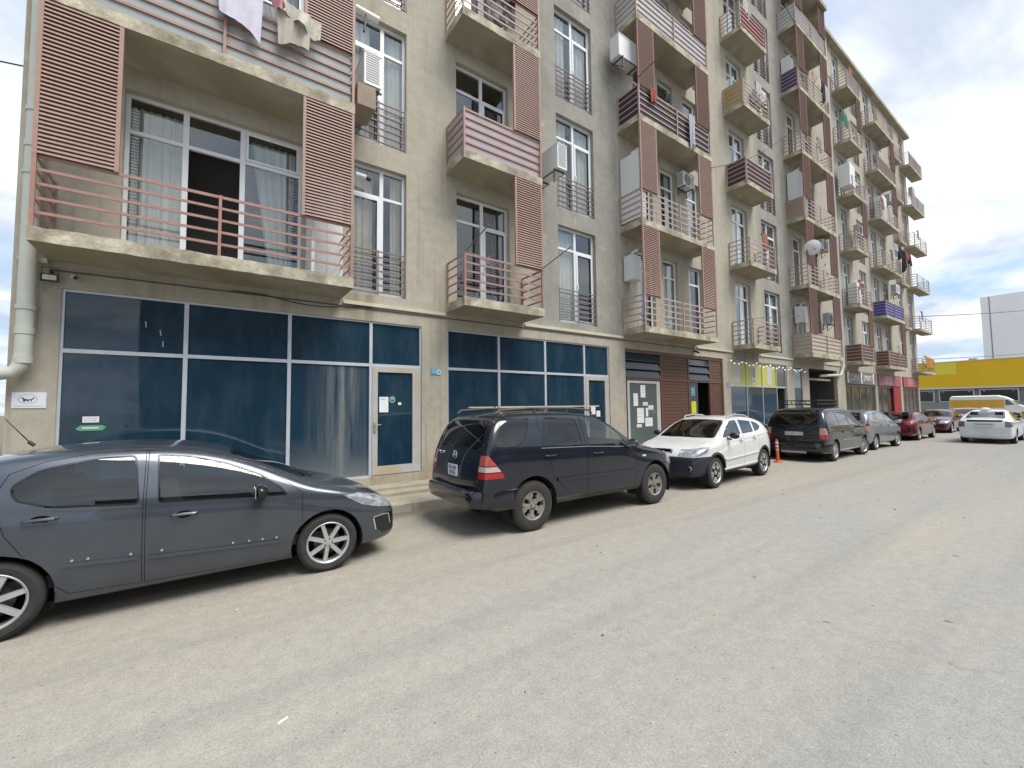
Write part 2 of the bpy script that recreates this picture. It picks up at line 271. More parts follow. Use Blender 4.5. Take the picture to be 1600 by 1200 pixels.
# ------------------------------------------------------------------ mesh helpers
class MB:
    def __init__(s): s.v = []; s.f = []; s.m = []
    def quad(s, a, b, c, d, m=0):
        n = len(s.v); s.v += [a, b, c, d]; s.f.append((n, n + 1, n + 2, n + 3)); s.m.append(m); return s
    def box(s, x0, x1, y0, y1, z0, z1, m=0, mt=None):
        n = len(s.v)
        for z in (z0, z1):
            for (x, y) in ((x0, y0), (x1, y0), (x1, y1), (x0, y1)): s.v.append((x, y, z) if mt is None else tuple(mt @ Vector((x, y, z))))
        for f in ((3, 2, 1, 0), (4, 5, 6, 7), (0, 1, 5, 4), (1, 2, 6, 5), (2, 3, 7, 6), (3, 0, 4, 7)): s.f.append(tuple(n + i for i in f)); s.m.append(m)
        return s
    def tube(s, pts, r, m=0, seg=8, closed=False):
        pts = [Vector(p) for p in pts]; rs = r if isinstance(r, (list, tuple)) else [r] * len(pts); rings = []
        prev = None
        for i, p in enumerate(pts):
            a = pts[max(i - 1, 0)]; b = pts[min(i + 1, len(pts) - 1)]
            if closed: a = pts[i - 1]; b = pts[(i + 1) % len(pts)]
            d = (b - a).normalized()
            up = Vector((0, 0, 1)) if abs(d.z) < .95 else Vector((0, 1, 0))
            if prev is not None and abs(prev.dot(d)) < .99: up = prev
            e1 = (up - d * up.dot(d)).normalized(); e2 = d.cross(e1); prev = e1
            n = len(s.v); rings.append(n)
            for k in range(seg):
                t = 2 * pi * k / seg; s.v.append(tuple(p + (e1 * cos(t) + e2 * sin(t)) * rs[i]))
        nr = len(rings)
        for i in range(nr - 1 + (1 if closed else 0)):
            A = rings[i]; B = rings[(i + 1) % nr]
            for k in range(seg): s.f.append((A + k, A + (k + 1) % seg, B + (k + 1) % seg, B + k)); s.m.append(m)
        if not closed:
            s.f.append(tuple(rings[0] + k for k in range(seg))[::-1]); s.m.append(m)
            s.f.append(tuple(rings[-1] + k for k in range(seg))); s.m.append(m)
        return s
    def grid(s, rows, m=0, flip=False):
        n = len(s.v); k = len(rows[0])
        for r in rows: s.v += [tuple(p) for p in r]
        for i in range(len(rows) - 1):
            for j in range(k - 1):
                q = (n + i * k + j, n + i * k + j + 1, n + (i + 1) * k + j + 1, n + (i + 1) * k + j); s.f.append(q[::-1] if flip else q); s.m.append(m)
        return s
    def lathe(s, prof, c=(0, 0, 0), axis='z', seg=24, m=0, mlist=None):
        """prof [(r,h)]"""
        n0 = len(s.v); k = len(prof)
        for j in range(seg):
            t = 2 * pi * j / seg
            for (r, h) in prof:
                a, b = r * cos(t), r * sin(t)
                p = (a, b, h) if axis == 'z' else ((a, h, b) if axis == 'y' else (h, a, b))
                s.v.append((p[0] + c[0], p[1] + c[1], p[2] + c[2]))
        for j in range(seg):
            for i in range(k - 1):
                q = (n0 + j * k + i, n0 + ((j + 1) % seg) * k + i, n0 + ((j + 1) % seg) * k + i + 1, n0 + j * k + i + 1)
                s.f.append(q if axis != 'y' else q[::-1]); s.m.append(mlist[i] if mlist else m)
        return s
    def prism(s, poly, y0, y1, m=0, axis='y'):
        """poly of 2D points extruded: axis y -> (x,z), x -> (y,z), z -> (x,y)"""
        def P(a, b, h): return (a, h, b) if axis == 'y' else ((h, a, b) if axis == 'x' else (a, b, h))
        n = len(s.v); k = len(poly)
        for h in (y0, y1):
            for (a, b) in poly: s.v.append(P(a, b, h))
        s.f.append(tuple(range(n, n + k))); s.m.append(m); s.f.append(tuple(range(n + k, n + 2 * k))[::-1]); s.m.append(m)
        for i in range(k): s.f.append((n + i, n + k + i, n + k + (i + 1) % k, n + (i + 1) % k)); s.m.append(m)
        return s
    def mesh(s, name, mats, smooth=False, recalc=True):
        me = bpy.data.meshes.new(name); me.from_pydata(s.v, [], s.f)
        for mt in (mats if isinstance(mats, (list, tuple)) else [mats]): me.materials.append(mt)
        me.polygons.foreach_set('material_index', s.m)
        if recalc:
            bm = bmesh.new(); bm.from_mesh(me); bmesh.ops.recalc_face_normals(bm, faces=bm.faces); bm.to_mesh(me); bm.free()
        if smooth:
            me.polygons.foreach_set('use_smooth', [True] * len(me.polygons))
            try: me.set_sharp_from_angle(angle=radians(35))
            except Exception: pass
        me.update(); return me
    def build(s, name, mats, parent=None, smooth=False, loc=None, recalc=True):
        return link(bpy.data.objects.new(name, s.mesh(name, mats, smooth, recalc)), parent, loc)
def link(o, parent=None, loc=None):
    COL.objects.link(o)
    if loc is not None: o.location = loc
    if parent is not None: o.parent = parent
    return o
def inst(name, me, parent=None, loc=None, rz=0.0):
    o = link(bpy.data.objects.new(name, me), parent, loc)
    if rz: o.rotation_euler.z = rz
    return o
def tag(o, label=None, cat=None, group=None, kind=None):
    if label: o['label'] = label
    if cat: o['category'] = cat
    if group: o['group'] = group
    if kind: o['kind'] = kind
    return o
def empty(name, loc=(0, 0, 0), rz=0.0):
    o = link(bpy.data.objects.new(name, None), None, loc); o.rotation_euler.z = rz; o.empty_display_size = .1; return o
def sub(name, me, parent, loc=(0, 0, 0)):
    return inst(name, me, parent, loc)
def copy_tree(o, parent=None):
    c = o.copy(); COL.objects.link(c)
    if parent is not None: c.parent = parent
    for ch in list(o.children): copy_tree(ch, c)
    return c
FONT = {}
def text_mesh(txt, size, depth=.004, extr=True):
    cu = bpy.data.curves.new('lettering', 'FONT'); cu.body = txt; cu.size = size; cu.extrude = depth; cu.align_x = 'CENTER'; cu.align_y = 'CENTER'; cu.resolution_u = 2
    o = bpy.data.objects.new('tmp', cu); COL.objects.link(o)
    me = bpy.data.meshes.new_from_object(o.evaluated_get(bpy.context.evaluated_depsgraph_get())); bpy.data.objects.remove(o); bpy.data.curves.remove(cu)
    me.name = 'lettering'; return me
def text(txt, size, loc, rot, m, parent, name='lettering', sx=1):
    me = text_mesh(txt, size); me.materials.clear(); me.materials.append(m)
    o = link(bpy.data.objects.new(name, me), parent, loc); o.rotation_euler = rot; o.scale = (sx, 1, 1); return o
# ------------------------------------------------------------------ ground
g = MB()
g.quad((-400, -400, 0), (700, -400, 0), (700, 500, 0), (-400, 500, 0))
tag(g.build('road', MATS['worn_asphalt'], recalc=False), kind='structure')
pv = MB()
# pavement with kerb and the two shallow steps along the building
pv.prism([(7.56, -.02), (7.56, .158), (8.06, .165), (8.06, -.02)], -30, 46.5, axis='x')
ks = MB(); R = random.Random(4); x = -12.0
while x < 46:
    l = 1.0; dz = R.uniform(-.008, .006); dy = R.uniform(-.012, .008)
    ks.prism([(7.40 + dy, -.02), (7.405 + dy, .135 + dz), (7.425 + dy, .160 + dz), (7.55, .162 + dz), (7.55, -.02)], x, x + l - R.uniform(.008, .02), axis='x'); x += l
tag(ks.build('kerb', mat('kerb_concrete', (.38, .36, .30), .92, var=.3, vs=3.5, bump=.9, bs=30, var2=(.22, .20, .155), spec=.2)), kind='structure')
tag(pv.build('pavement', M_PAVE), kind='structure')
pv = MB(); pv.prism([(8.06, 0), (8.065, .225), (8.08, .24), (8.32, .243), (8.325, .29), (8.34, .30), (8.72, .30), (8.72, 0)], -2.3, 24.6, axis='x')
pv.prism([(8.06, 0), (8.065, .225), (8.08, .24), (8.72, .243), (8.72, 0)], 24.6, 46.0, axis='x')
tag(pv.build('doorstep_pavement', M_PAVE), kind='structure')
# kerb joints
# ------------------------------------------------------------------ apartment building
YF = 8.7; ZB = 4.22; DZ = 3.265; ROOF = 23.45; XL, XR = -2.33, 45.85
slabz = [4.04, 7.31, 10.59, 13.84, 17.06, 20.3]
BLD = empty('apartment_building', (0, YF, 0))
tag(BLD, 'long beige seven storey apartment block with balconies above the parked cars', 'building')
OPEN = []
def opening(x0, x1, z0, z1, depth=1.1): OPEN.append((x0, x1, z0, z1, depth)); return (x0, x1, z0, z1)
lv = range(6)
def zb(k): return ZB + DZ * k
cols = dict(B=(2.14, 3.36), D=(7.79, 9.29), E=(20.05, 21.6), F=(33.0, 34.3))
for c, (a, b) in cols.items():
    for k in lv: opening(a, b, zb(k), zb(k) + 2.77)
doors = dict(b1=[(-1.25, 1.30)], b2=[(4.60, 6.13)], b3=[(11.25, 12.15), (12.62, 13.5), (14.15, 15.05)], b4=[(17.5, 18.78)], b5=[(23.4, 24.4), (25.4, 26.35)],
             b6=[(30.15, 31.3)], b7=[(35.7, 36.9), (37.7, 38.9)], b8=[(41.35, 42.5)], b9=[(44.1, 45.2)])
for b, L_ in doors.items():
    for (a, c) in L_:
        for k in lv: opening(a, c, zb(k) + .03, zb(k) + 2.75)
# ground floor
opening(-1.845, 3.718, .47, 3.66, .9); opening(4.349, 9.77, .47, 3.66, .9)
opening(10.5, 16.3, .30, 3.66, .9); opening(16.85, 21.95, .30, 3.66, 2.6); opening(22.75, 23.3 + .35, .5, 3.6, .9)
opening(24.5, 28.3, .245, 3.66, 5.0); opening(29.55, 34.9, .245, 3.75, 1.2); opening(35.35, 40.6, .245, 3.75, 1.2); opening(41.1, 45.4, .245, 3.75, 1.2)
def build_wall():
    w = MB(); Y = 0.0
    xs = sorted({XL, XR} | {round(v, 4) for o in OPEN for v in o[:2]} | {6.72, 10.36}); zs = sorted({0.0, ROOF} | {round(v, 4) for o in OPEN for v in o[2:4]})
    for i in range(len(xs) - 1):
        cx = (xs[i] + xs[i + 1]) / 2
        j = 0
        while j < len(zs) - 1:
            def solid(j):
                cz = (zs[j] + zs[j + 1]) / 2
                return not any(o[0] < cx < o[1] and o[2] < cz < o[3] for o in OPEN)
            if not solid(j): j += 1; continue
            k = j
            while k < len(zs) - 1 and solid(k): k += 1
            w.quad((xs[i], Y, zs[j]), (xs[i + 1], Y, zs[j]), (xs[i + 1], Y, zs[k]), (xs[i], Y, zs[k])); j = k
    for (x0, x1, z0, z1, d) in OPEN:
        R = .16
        w.quad((x0, Y, z0), (x0, Y, z1), (x0, R, z1), (x0, R, z0)); w.quad((x1, Y, z0), (x1, R, z0), (x1, R, z1), (x1, Y, z1))
        w.quad((x0, Y, z1), (x1, Y, z1), (x1, R, z1), (x0, R, z1)); w.quad((x0, Y, z0), (x0, R, z0), (x1, R, z0), (x1, Y, z0))
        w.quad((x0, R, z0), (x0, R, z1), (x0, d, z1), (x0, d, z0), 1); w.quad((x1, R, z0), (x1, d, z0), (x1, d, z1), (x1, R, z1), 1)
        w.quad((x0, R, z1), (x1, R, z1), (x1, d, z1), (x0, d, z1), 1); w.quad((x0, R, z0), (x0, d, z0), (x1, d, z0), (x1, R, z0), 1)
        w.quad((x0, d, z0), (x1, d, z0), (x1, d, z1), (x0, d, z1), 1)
    D = 15
    w.quad((XL, 0, 0), (XL, 0, ROOF), (XL, D, ROOF), (XL, D, 0)); w.quad((XR, 0, 0), (XR, D, 0), (XR, D, ROOF), (XR, 0, ROOF))
    w.quad((XL, D, 0), (XL, D, ROOF), (XR, D, ROOF), (XR, D, 0)); w.quad((XL, 0, ROOF), (XR, 0, ROOF), (XR, D, ROOF), (XL, D, ROOF))
    # left and right returns are plain; cable duct strip along the first floor line
    o = w.build('wall', [M_WALL, M_INT], BLD, recalc=False)
    return o
build_wall()
r = MB(); r.box(XL - .08, XR + .25, -.32, 15.2, ROOF, ROOF + .22)
r.box(22.7, 26.65, -.95, -.33, ROOF - .35, ROOF - .13); r.box(22.72, 26.63, -.33, -.004, ROOF - .36, ROOF - .14)
r.build('roof', M_SOFF, BLD)
# thin projecting band under the first floor (runs in stretches between the balconies)
for (a, b, z) in ((XL + .05, -1.99, 4.02), (2.05, 4.30, 3.99), (6.55, 10.40, 3.99), (14.5, 17.08, 3.98), (19.36, 22.66, 3.98), (26.7, 29.7, 3.98)):
    MB().box(a, b, -.05, -.003, z - .035, z + .035).build('string_course', mat('pale_trim', (.55, .50, .38), .8, var=.15, vs=3), BLD)
MB().box(-1.95, 16.5, -.022, -.003, 3.90, 3.915).build('wall_cable', M_DGREY, BLD)

# --- windows: one mesh per kind, the copies share it
def frame_mesh(w, h, style):
    """white frames, local origin at lower left, front face at y=0"""
    b = MB(); t = .055; tr = h - .62
    def bar(x0, x1, z0, z1, y0=0, y1=.06): b.box(x0, x1, y0, y1, z0, z1)
    bar(0, t, 0, h); bar(w - t, w, 0, h); bar(t, w - t, h - t, h); bar(t, w - t, 0, t + .03)
    panes = []
    if style == 'wide':
        m1, m2 = w * .30, w * .62
        for m_ in (m1, m2): bar(m_ - .04, m_ + .04, t + .03, h - t)
        for a, c in ((t, m1 - .04), (m1 + .04, m2 - .04), (m2 + .04, w - t)): bar(a, c, tr - .03, tr + .03, .002, .058)
        for (x0, x1, z0, z1) in ((m2 + .045, m2 + .085, tr + .035, h - t - .01), (w - t - .045, w - t - .005, tr + .035, h - t - .01), (m2 + .085, w - t - .045, tr + .035, tr + .075), (m2 + .085, w - t - .045, h - t - .05, h - t - .01)): bar(x0, x1, z0, z1, -.015, -.001)
        panes = [(t, m1 - .04), (m2 + .04, w - t)]
    elif style in ('french', 'frenchl'):
        mm = w * (.50 if style == 'french' else .58); bar(mm - .04, mm + .04, t + .03, h - t)
        for a, c in ((t, mm - .04), (mm + .04, w - t)): bar(a, c, tr - .03, tr + .03, .002, .058)
        a, c = (mm + .04, w - t) if style == 'french' else (t, mm - .04)
        # door leaf, proud of the fixed frame
        q = .055
        for (x0, x1, z0, z1) in ((a, a + q, .07, tr - .03), (c - q, c, .07, tr - .03), (a + q, c - q, tr - .03 - q, tr - .03), (a + q, c - q, .07, .07 + q)): bar(x0, x1, z0, z1, -.018, -.001)
        b.box(a + .012, a + .034, -.06, -.019, 1.05, 1.18)
        panes = [(t, w - t)]
    else:
        bar(t, w - t, tr - .03, tr + .03, .002, .058); q = .05
        for (x0, x1, z0, z1) in ((t, t + q, .085, tr - .03), (w - t - q, w - t, .085, tr - .03)): bar(x0, x1, z0, z1, -.015, -.001)
        panes = [(t, w - t)]
    p = MB()
    for a, c in panes: p.box(a, c, .028, .034, .05, h - .05)
    if style == 'wide': p.box(w * .30 + .04, w * .62 - .04, .028, .034, tr, h - .05)
    return b.mesh('window', M_UPVC), p.mesh('pane', M_GLASS)
def curtain_mesh(w, h, gap, m, seed, full=True):
    rnd = random.Random(seed); b = MB(); n = int(w * 42)
    ph = rnd.random() * 6; last = None
    for i in range(n + 1):
        x = .05 + (w - .1) * i / n
        u = i / n
        if gap and abs(u - gap[0]) < gap[1] / 2: last = None; continue
        y = .115 + .022 * sin(x * 55 + ph) + .014 * sin(x * 97 + 2 * ph) + .02 * sin(x * 9 + ph)
        a, c = (x, y, .06), (x, y * .8 + .03, h - .08)
        if last: b.quad(last[0], a, c, last[1])
        last = (a, c)
    return b.mesh('curtain', m, smooth=True, recalc=False)
WM = {}
def window(x0, x1, z0, z1, style, cur=None, y=.12):
    w, h = round(x1 - x0, 3), round(z1 - z0, 3); key = (w, h, style)
    if key not in WM: WM[key] = frame_mesh(w, h, style)
    f = inst('window', WM[key][0], BLD, (x0, y, z0)); inst('pane', WM[key][1], f)
    if cur:
        ck = (w, h, cur)
        if ck not in WM:
            gaps = {0: None, 1: (.5, .22), 2: (.75, .5), 3: (.3, .45), 4: (.62, .3)}
            WM[ck] = curtain_mesh(w, h, gaps[cur[1]], cur[0], hash((w, cur[1])) % 97)
        inst('curtain', WM[ck], f)
    return f
rnd = random.Random(7)
cur_opts = [(M_CURT, 0), (M_CURT, 1), (M_CURT, 2), (M_CURT2, 1), (M_CURT3, 3), (M_CURT, 2), (M_CURT2, 4), (M_CURT, 4), (M_CURT, 0)]
def juliet_mesh(w):
    b = MB(); H = .93
    for z in (0.06, .21, .36, .51, .66, .81, H): b.box(0, w, -.012, .012, z - .012, z + .012)
    for x in (.012, w * .5, w - .012): b.box(x - .012, x + .012, -.030, -.0121, .0, H + .02)
    return b.mesh('juliet_railing', M_JUL)
for c, (a, b) in cols.items():
    jm = juliet_mesh(b - a - .02)
    for k in lv:
        cur = {('B', 0): (M_CURT2, 4), ('B', 1): (M_CURT, 1), ('D', 0): (M_CURT, 2), ('D', 1): (M_CURT, 1), ('D', 2): (M_CURT, 1)}.get((c, k), rnd.choice(cur_opts))
        if k > 3 and c in 'BD': continue
        window(a, b, zb(k), zb(k) + 2.77, 'frenchl' if c == 'B' else 'french', cur)
        inst('juliet_railing', jm, BLD, (a + .01, .03, zb(k) + .01))
for b, L_ in doors.items():
    for (a, c) in L_:
        for k in lv:
            if (b == 'b1' and k > 1) or (b == 'b2' and k > 2) or (b == 'b3' and k > 3): continue
            st = 'wide' if b == 'b1' else ('french' if c - a > 1.1 else 'door')
            cur = {('b1', 0): (M_CURT, 3), ('b2', 0): (M_CURT3, 3), ('b2', 1): None}.get((b, k), rnd.choice(cur_opts))
            if b == 'b1':
                f = window(a, c, zb(k) + .03, zb(k) + 2.75, st, None, .13)
                cm = MB()
                for (u0, u1, n) in ((.06, .74, 30), (1.72, 2.45, 26)):
                    last = None
                    for i in range(n + 1):
                        x = u0 + (u1 - u0) * i / n; yy = .17 + .025 * sin(x * 60) + .012 * sin(x * 103)
                        if u0 > 1: xb = 2.05 + (x - 1.72) * .5
                        else: xb = x
                        p = ((xb, yy, .05), (x, yy, 2.6))
                        if last: cm.quad(last[0], p[0], p[1], last[1])
                        last = p
                cm.build('curtain', M_CURT, f, smooth=True, recalc=False)
            else: window(a, c, zb(k) + .03, zb(k) + 2.75, st, cur)
# the white sash standing open on the first balcony, and the white flush panel behind it
s = MB(); s.box(0, .05, -.62, 0, 0, 2.0)
o = s.build('open_sash', M_UPVC, BLD, loc=(1.36, -.02, 4.3)); 
s = MB(); s.box(0, .60, -.05, -.003, 0, 2.3); s.box(.05, .28, -.058, -.05, .05, 2.25); s.box(.31, .55, -.058, -.05, .05, 2.25)
s.build('balcony_cupboard', M_WHITE, BLD, loc=(1.42, -.02, 4.26))

# --- balconies
BAYS = dict(b1=(-1.99, 2.02, .90), b2=(4.32, 6.53, .87), b3=(10.41, 14.46, .87), b4=(17.09, 19.33, .85), b5=(22.68, 26.6, .84), b6=(29.75, 31.95, .81),
            b7=(35.2, 39.3, .72), b8=(41.2, 43.1, .32), b9=(43.9, 47.6, .66))
TH = .2; RH = .97
def slab_mesh(w, d, rr):
    """balcony slab with chipped, uneven edge"""
    b = MB(); n = max(4, int(w / .12)); R = random.Random(rr)
    top = []; bot = []
    for i in range(n + 1):
        x = w * i / n
        dx = R.uniform(-.008, .008); dt = R.uniform(-.008, .004) - (.02 if R.random() < .12 else 0)
        top.append((x, -d + dx * .8, TH + dt)); bot.append((x, -d + dx * .5, R.uniform(0, .008)))
    for i in range(n):
        b.quad(bot[i], bot[i + 1], top[i + 1], top[i]); b.quad(top[i], top[i + 1], (top[i + 1][0], -d + .06, TH), (top[i][0], -d + .06, TH))
        b.quad((top[i][0], -d + .06, TH), (top[i + 1][0], -d + .06, TH), (top[i + 1][0], .0, TH), (top[i][0], .0, TH))
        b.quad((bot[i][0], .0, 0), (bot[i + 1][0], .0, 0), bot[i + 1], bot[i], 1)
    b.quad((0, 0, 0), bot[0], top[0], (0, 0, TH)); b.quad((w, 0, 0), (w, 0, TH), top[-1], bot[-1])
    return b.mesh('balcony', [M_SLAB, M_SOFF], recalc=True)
def rail_mesh(w, d, mid=True, m=None):
    b = MB(); q = .018
    P = [(0.03, -d + .03), (w - .03, -d + .03)]
    for (x, y) in P: b.box(x - .022, x + .022, y - .022, y + .022, 0, RH)
    for x in (.03, w - .03): b.box(x - .018, x + .018, -.05, -.012, 0, RH)
    if mid or w > 3.2: b.box(w / 2 - .02, w / 2 + .02, -d + .015, -d + .045, 0, RH)
    for i, z in enumerate((RH - .018, .775, .585, .395, .205)):
        h = .019 if i else .022
        b.box(.053, w - .053, -d + .046, -d + .054 + .01, z - h, z + h)
        for x in (.03, w - .03): b.box(x - .006, x + .006, -d + .053, -.051, z - h, z + h)
    return b.mesh('railing', m)
def louvre_mesh(w, h, m, side=0):
    b = MB(); n = int(h / .056)
    for x in (0, w): b.box(x - .024, x + .024, -.025, .025, 0, h)
    for i in range(n):
        z = .03 + i * (h - .06) / (n - 1)
        b.quad((.025, -.024, z - .012), (w - .025, -.024, z - .012), (w - .025, -.020, z + .015), (.025, -.020, z + .015))
        b.quad((.025, -.024, z - .012), (.025, .030, z - .012), (w - .025, .030, z - .012), (w - .025, -.024, z - .012), 1)  # slat underside in a darker brown: shade of the gaps painted into the colour
        b.quad((.025, -.020, z + .015), (w - .025, -.020, z + .015), (w - .025, .030, z - .011), (.025, .030, z - .011))
    return b.mesh('louvre_panel', [m, mat('louvre_underside_shade', (.09, .052, .042), .8)], recalc=False)
louv = dict(b1=[(.0, .84), (3.14, 4.01)], b2=[(1.37, 2.21)], b3=[(0, .84), (3.2, 4.05)], b5=[(0, .86), (3.0, 3.92)], b6=[(1.5, 2.2)], b7=[(3.3, 4.1)])
CLAD = {  # (bay, level): (material, front?, left side?)
    ('b1', 1): ('grey', 1, 0), ('b2', 1): ('lilac', 1, 1), ('b3', 2): ('dark', 1, 1), ('b3', 3): ('white', 1, 1), ('b4', 2): ('maroon', 1, 1), ('b4', 3): ('ochre', 0, 1), ('b4', 4): ('red', 1, 0),
    ('b5', 0): ('cream', 1, 1), ('b5', 4): ('purple', 0, 1), ('b5', 5): ('white', 1, 1), ('b7', 1): ('blue', 1, 1), ('b6', 0): ('brown', 1, 1), ('b7', 0): ('brown', 1, 1), ('b5', 2): ('tan', 0, 1), ('b2', 2): ('grey', 0, 0),
    ('b7', 4): ('brown2', 1, 0), ('b6', 5): ('grey', 1, 0), ('b9', 5): ('green', 1, 0), ('b9', 4): ('pale', 1, 0)}
CC = dict(grey=(.30, .32, .31), lilac=(.37, .32, .34), pale=(.42, .44, .44), dark=(.035, .025, .035), white=(.47, .48, .48), maroon=(.07, .025, .04), ochre=(.42, .31, .13), red=(.22, .03, .03),
          cream=(.48, .42, .33), purple=(.05, .04, .11), blue=(.03, .04, .28), brown=(.12, .06, .04), tan=(.33, .24, .19), brown2=(.2, .12, .09), green=(.25, .31, .25))
LM = {}; BALC = {}
for b, (x0, x1, d) in BAYS.items():
    w = x1 - x0; sm = [slab_mesh(w, d, hash(b) % 50 + i) for i in range(2)] if False else [slab_mesh(w, d, int(b[1]) * 3 + i) for i in range(3)]; rm = rail_mesh(w, d, b not in ('b2', 'b4', 'b6', 'b8'), M_RAIL if b in ('b1', 'b2') else M_RAIL2)
    for k in lv:
        if (b == 'b1' and k > 1) or (b == 'b2' and k > 3) or (b == 'b3' and k > 4) or (b == 'b8' and k == 0) or (b == 'b4' and k > 5): continue
        bo = inst('balcony', sm[k % 3], BLD, (x0, -.001, slabz[k])); BALC[b, k] = bo
        inst('railing', rm, bo, (0, 0, TH - .01))
        nxt = (slabz[k + 1] if k < 5 else ROOF - .36) - slabz[k]
        if b in louv and not (b == 'b6' and k % 2) and not (b == 'b7' and k in (1, 2, 5)):
            for (a, c) in louv[b]:
                if b == 'b2' and k == 2: pass
                hh = nxt - TH - RH + .02
                key = (round(c - a, 2), round(hh, 2), b in ('b5', 'b6', 'b7') or (b == 'b3' and k > 1))
                if key not in LM: LM[key] = louvre_mesh(c - a - .06, hh, M_LOUV2 if key[2] else M_LOUV)
                inst('louvre_panel', LM[key], bo, (a + .03, -d + .03, TH + RH - .022))
        cl = CLAD.get((b, k))
        if cl:
            mm = mat('cladding_' + cl[0], CC[cl[0]], .6, var=.15, vs=2); c_ = MB()
            if cl[1]: c_.box(.06, w - .06, -d + .072, -d + .078, .02, RH - .05)
            if cl[2]: c_.box(.042, .048, -d + .08, -.06, .02, RH - .05)
            c_.build('cladding_sheet', mm, bo, (0, 0, 0) and None, loc=(0, 0, TH)) if False else c_.build('cladding_sheet', mm, bo, loc=(0, 0, TH))

# --- ground floor shop fronts
def shopfront(x0, x1, z0, z1, xs, tz, door=None, stain=None, y=.03, name='shop_window', skiptop=()):
    """root frame mesh with panes as sub-parts"""
    b = MB(); t = .035
    b.box(x0, x0 + t, y, y + .07, z0, z1); b.box(x1 - t, x1, y, y + .07, z0, z1); b.box(x0 + t, x1 - t, y, y + .07, z1 - t, z1); b.box(x0 + t, x1 - t, y, y + .07, z0, z0 + t)
    cuts = [x0 + t] + xs + [x1 - t]
    for x in xs: b.box(x - .03, x + .03, y - .004, y + .07, z0 + t, z1 - t)
    for i in range(len(cuts) - 1):
        a = cuts[i] + (.03 if i else 0); c = cuts[i + 1] - (.03 if i < len(cuts) - 2 else 0)
        b.box(a, c, y + .002, y + .068, tz - .03, tz + .03)
    f = b.build(name, M_ALU, BLD)
    for i in range(len(cuts) - 1):
        a = cuts[i] + (.03 if i else 0); c = cuts[i + 1] - (.03 if i < len(cuts) - 2 else 0)
        MB().box(a, c, y + .03, y + .04, tz + .03, z1 - t).build('pane', M_BLUE, f)
        if door is not None and i == door: continue
        MB().box(a, c, y + .03, y + .04, z0 + t, tz - .03).build('pane', M_BLUEST if stain == i else M_BLUE, f)
    if door is not None:
        a = cuts[door] + .03; c = cuts[door + 1] - (.03 if door < len(cuts) - 2 else 0); q = .11; zt = tz - .03; z00 = z0 + t
        d = MB()
        d.box(a, a + q, y - .02, y + .05, z00, zt); d.box(c - q - .06, c, y - .02, y + .05, z00, zt); d.box(a + q, c - q - .06, y - .02, y + .05, zt - q, zt); d.box(a + q, c - q - .06, y - .02, y + .05, z00, z00 + q + .06)
        dr = d.build('shop_door', mat('door_frame_paint', (.42, .41, .41), .5, var=.12, vs=3, var2=(.42, .34, .22)), BLD)
        MB().box(a + q, c - q - .06, y + .01, y + .02, z00 + q + .06, zt - q).build('pane', M_BLUE, dr)
        h = MB(); h.box(a + .03, a + .07, y - .05, y - .021, z00 + .88, z00 + 1.08); h.tube([(a + .05, y - .05, z00 + 1.02), (a + .05, y - .09, z00 + 1.02), (a + .16, y - .09, z00 + 1.02)], .009); h.build('handle', M_GREY, dr)
        return f, dr
    return f, None
SF1, DR1 = shopfront(-1.845, 3.718, .47, 3.66, [-.40, 1.124, 2.62], 2.755, door=3, stain=2)
SF2, DR2 = shopfront(4.349, 9.77, .47, 3.66, [5.78, 7.276, 8.744], 2.755, door=3)
for (x, z, t) in ((-.92, 3.28, .35), (-.74, 3.16, .5), (-.70, 2.98, .1)):
    MB().prism([(x, z), (x + .012, z + .004), (x + .012 + .03 * t, z - .09), (x + .03 * t, z - .094)], .055, .059).build('tape_scrap', mat('old_tape', (.42, .42, .38), .7), SF1)
# paper, sticker, card on the first door; two stickers on the left pane
def poster(name, x0, x1, z0, z1, y, m, label, cat, extra=None, group=None):
    o = tag(MB().box(x0, x1, y, y + .002, z0, z1).build(name, m), label, cat, group)
    if extra: extra(o)
    return o
M_PAPER = mat('paper', (.72, .73, .72), .8, var=.05, vs=10); M_INK = mat('ink', (.1, .1, .11), .8)
yd = YF + .03 - .0  # pane plane of door is y+.01 in local
ypn = YF + .03 + .01 - .006; ypane = YF + .06 - .006
def lines(rows, x0, x1, zt, dz, m, y):
    def f(o):
        b = MB(); R = random.Random(3)
        for i in range(rows):
            xx = x0
            while xx < x1 - .02:
                l = R.uniform(.01, .04); b.box(xx, min(xx + l, x1), y - .001, y - .0002, zt - i * dz - .004, zt - i * dz + .004); xx += l + .012
        b.build('lettering', m, o)
    return f
poster('notice_sheet', 2.80, 2.99, 1.78, 2.10, ypn, M_PAPER, 'white A4 notice taped inside the left shop door', 'notice', lines(2, 2.83, 2.95, 2.06, .02, M_INK, ypn))
hx = MB(); pts = [(3.075 + .065 * cos(pi / 6 + i * pi / 3), 2.045 + .075 * sin(pi / 6 + i * pi / 3)) for i in range(6)]
hx.prism(pts, ypn - .001, ypn + .001, 0); pts2 = [(3.075 + (x - 3.075) * .82, 2.045 + (z - 2.045) * .82) for x, z in pts]; hx.prism(pts2, ypn - .002, ypn - .0011, 1)
hx.box(3.05, 3.10, ypn - .003, ypn - .0021, 2.05, 2.07, 0)
tag(hx.build('door_sticker', [mat('sticker_pale', (.45, .62, .62), .5), mat('sticker_teal', (.02, .16, .17), .5)]), 'teal hexagonal sticker on the left shop door beside the white notice', 'sticker')
poster('opening_card', 3.20, 3.27, 1.93, 1.985, ypn, M_PAPER, 'small white card on the right edge of the left shop door glass', 'card')
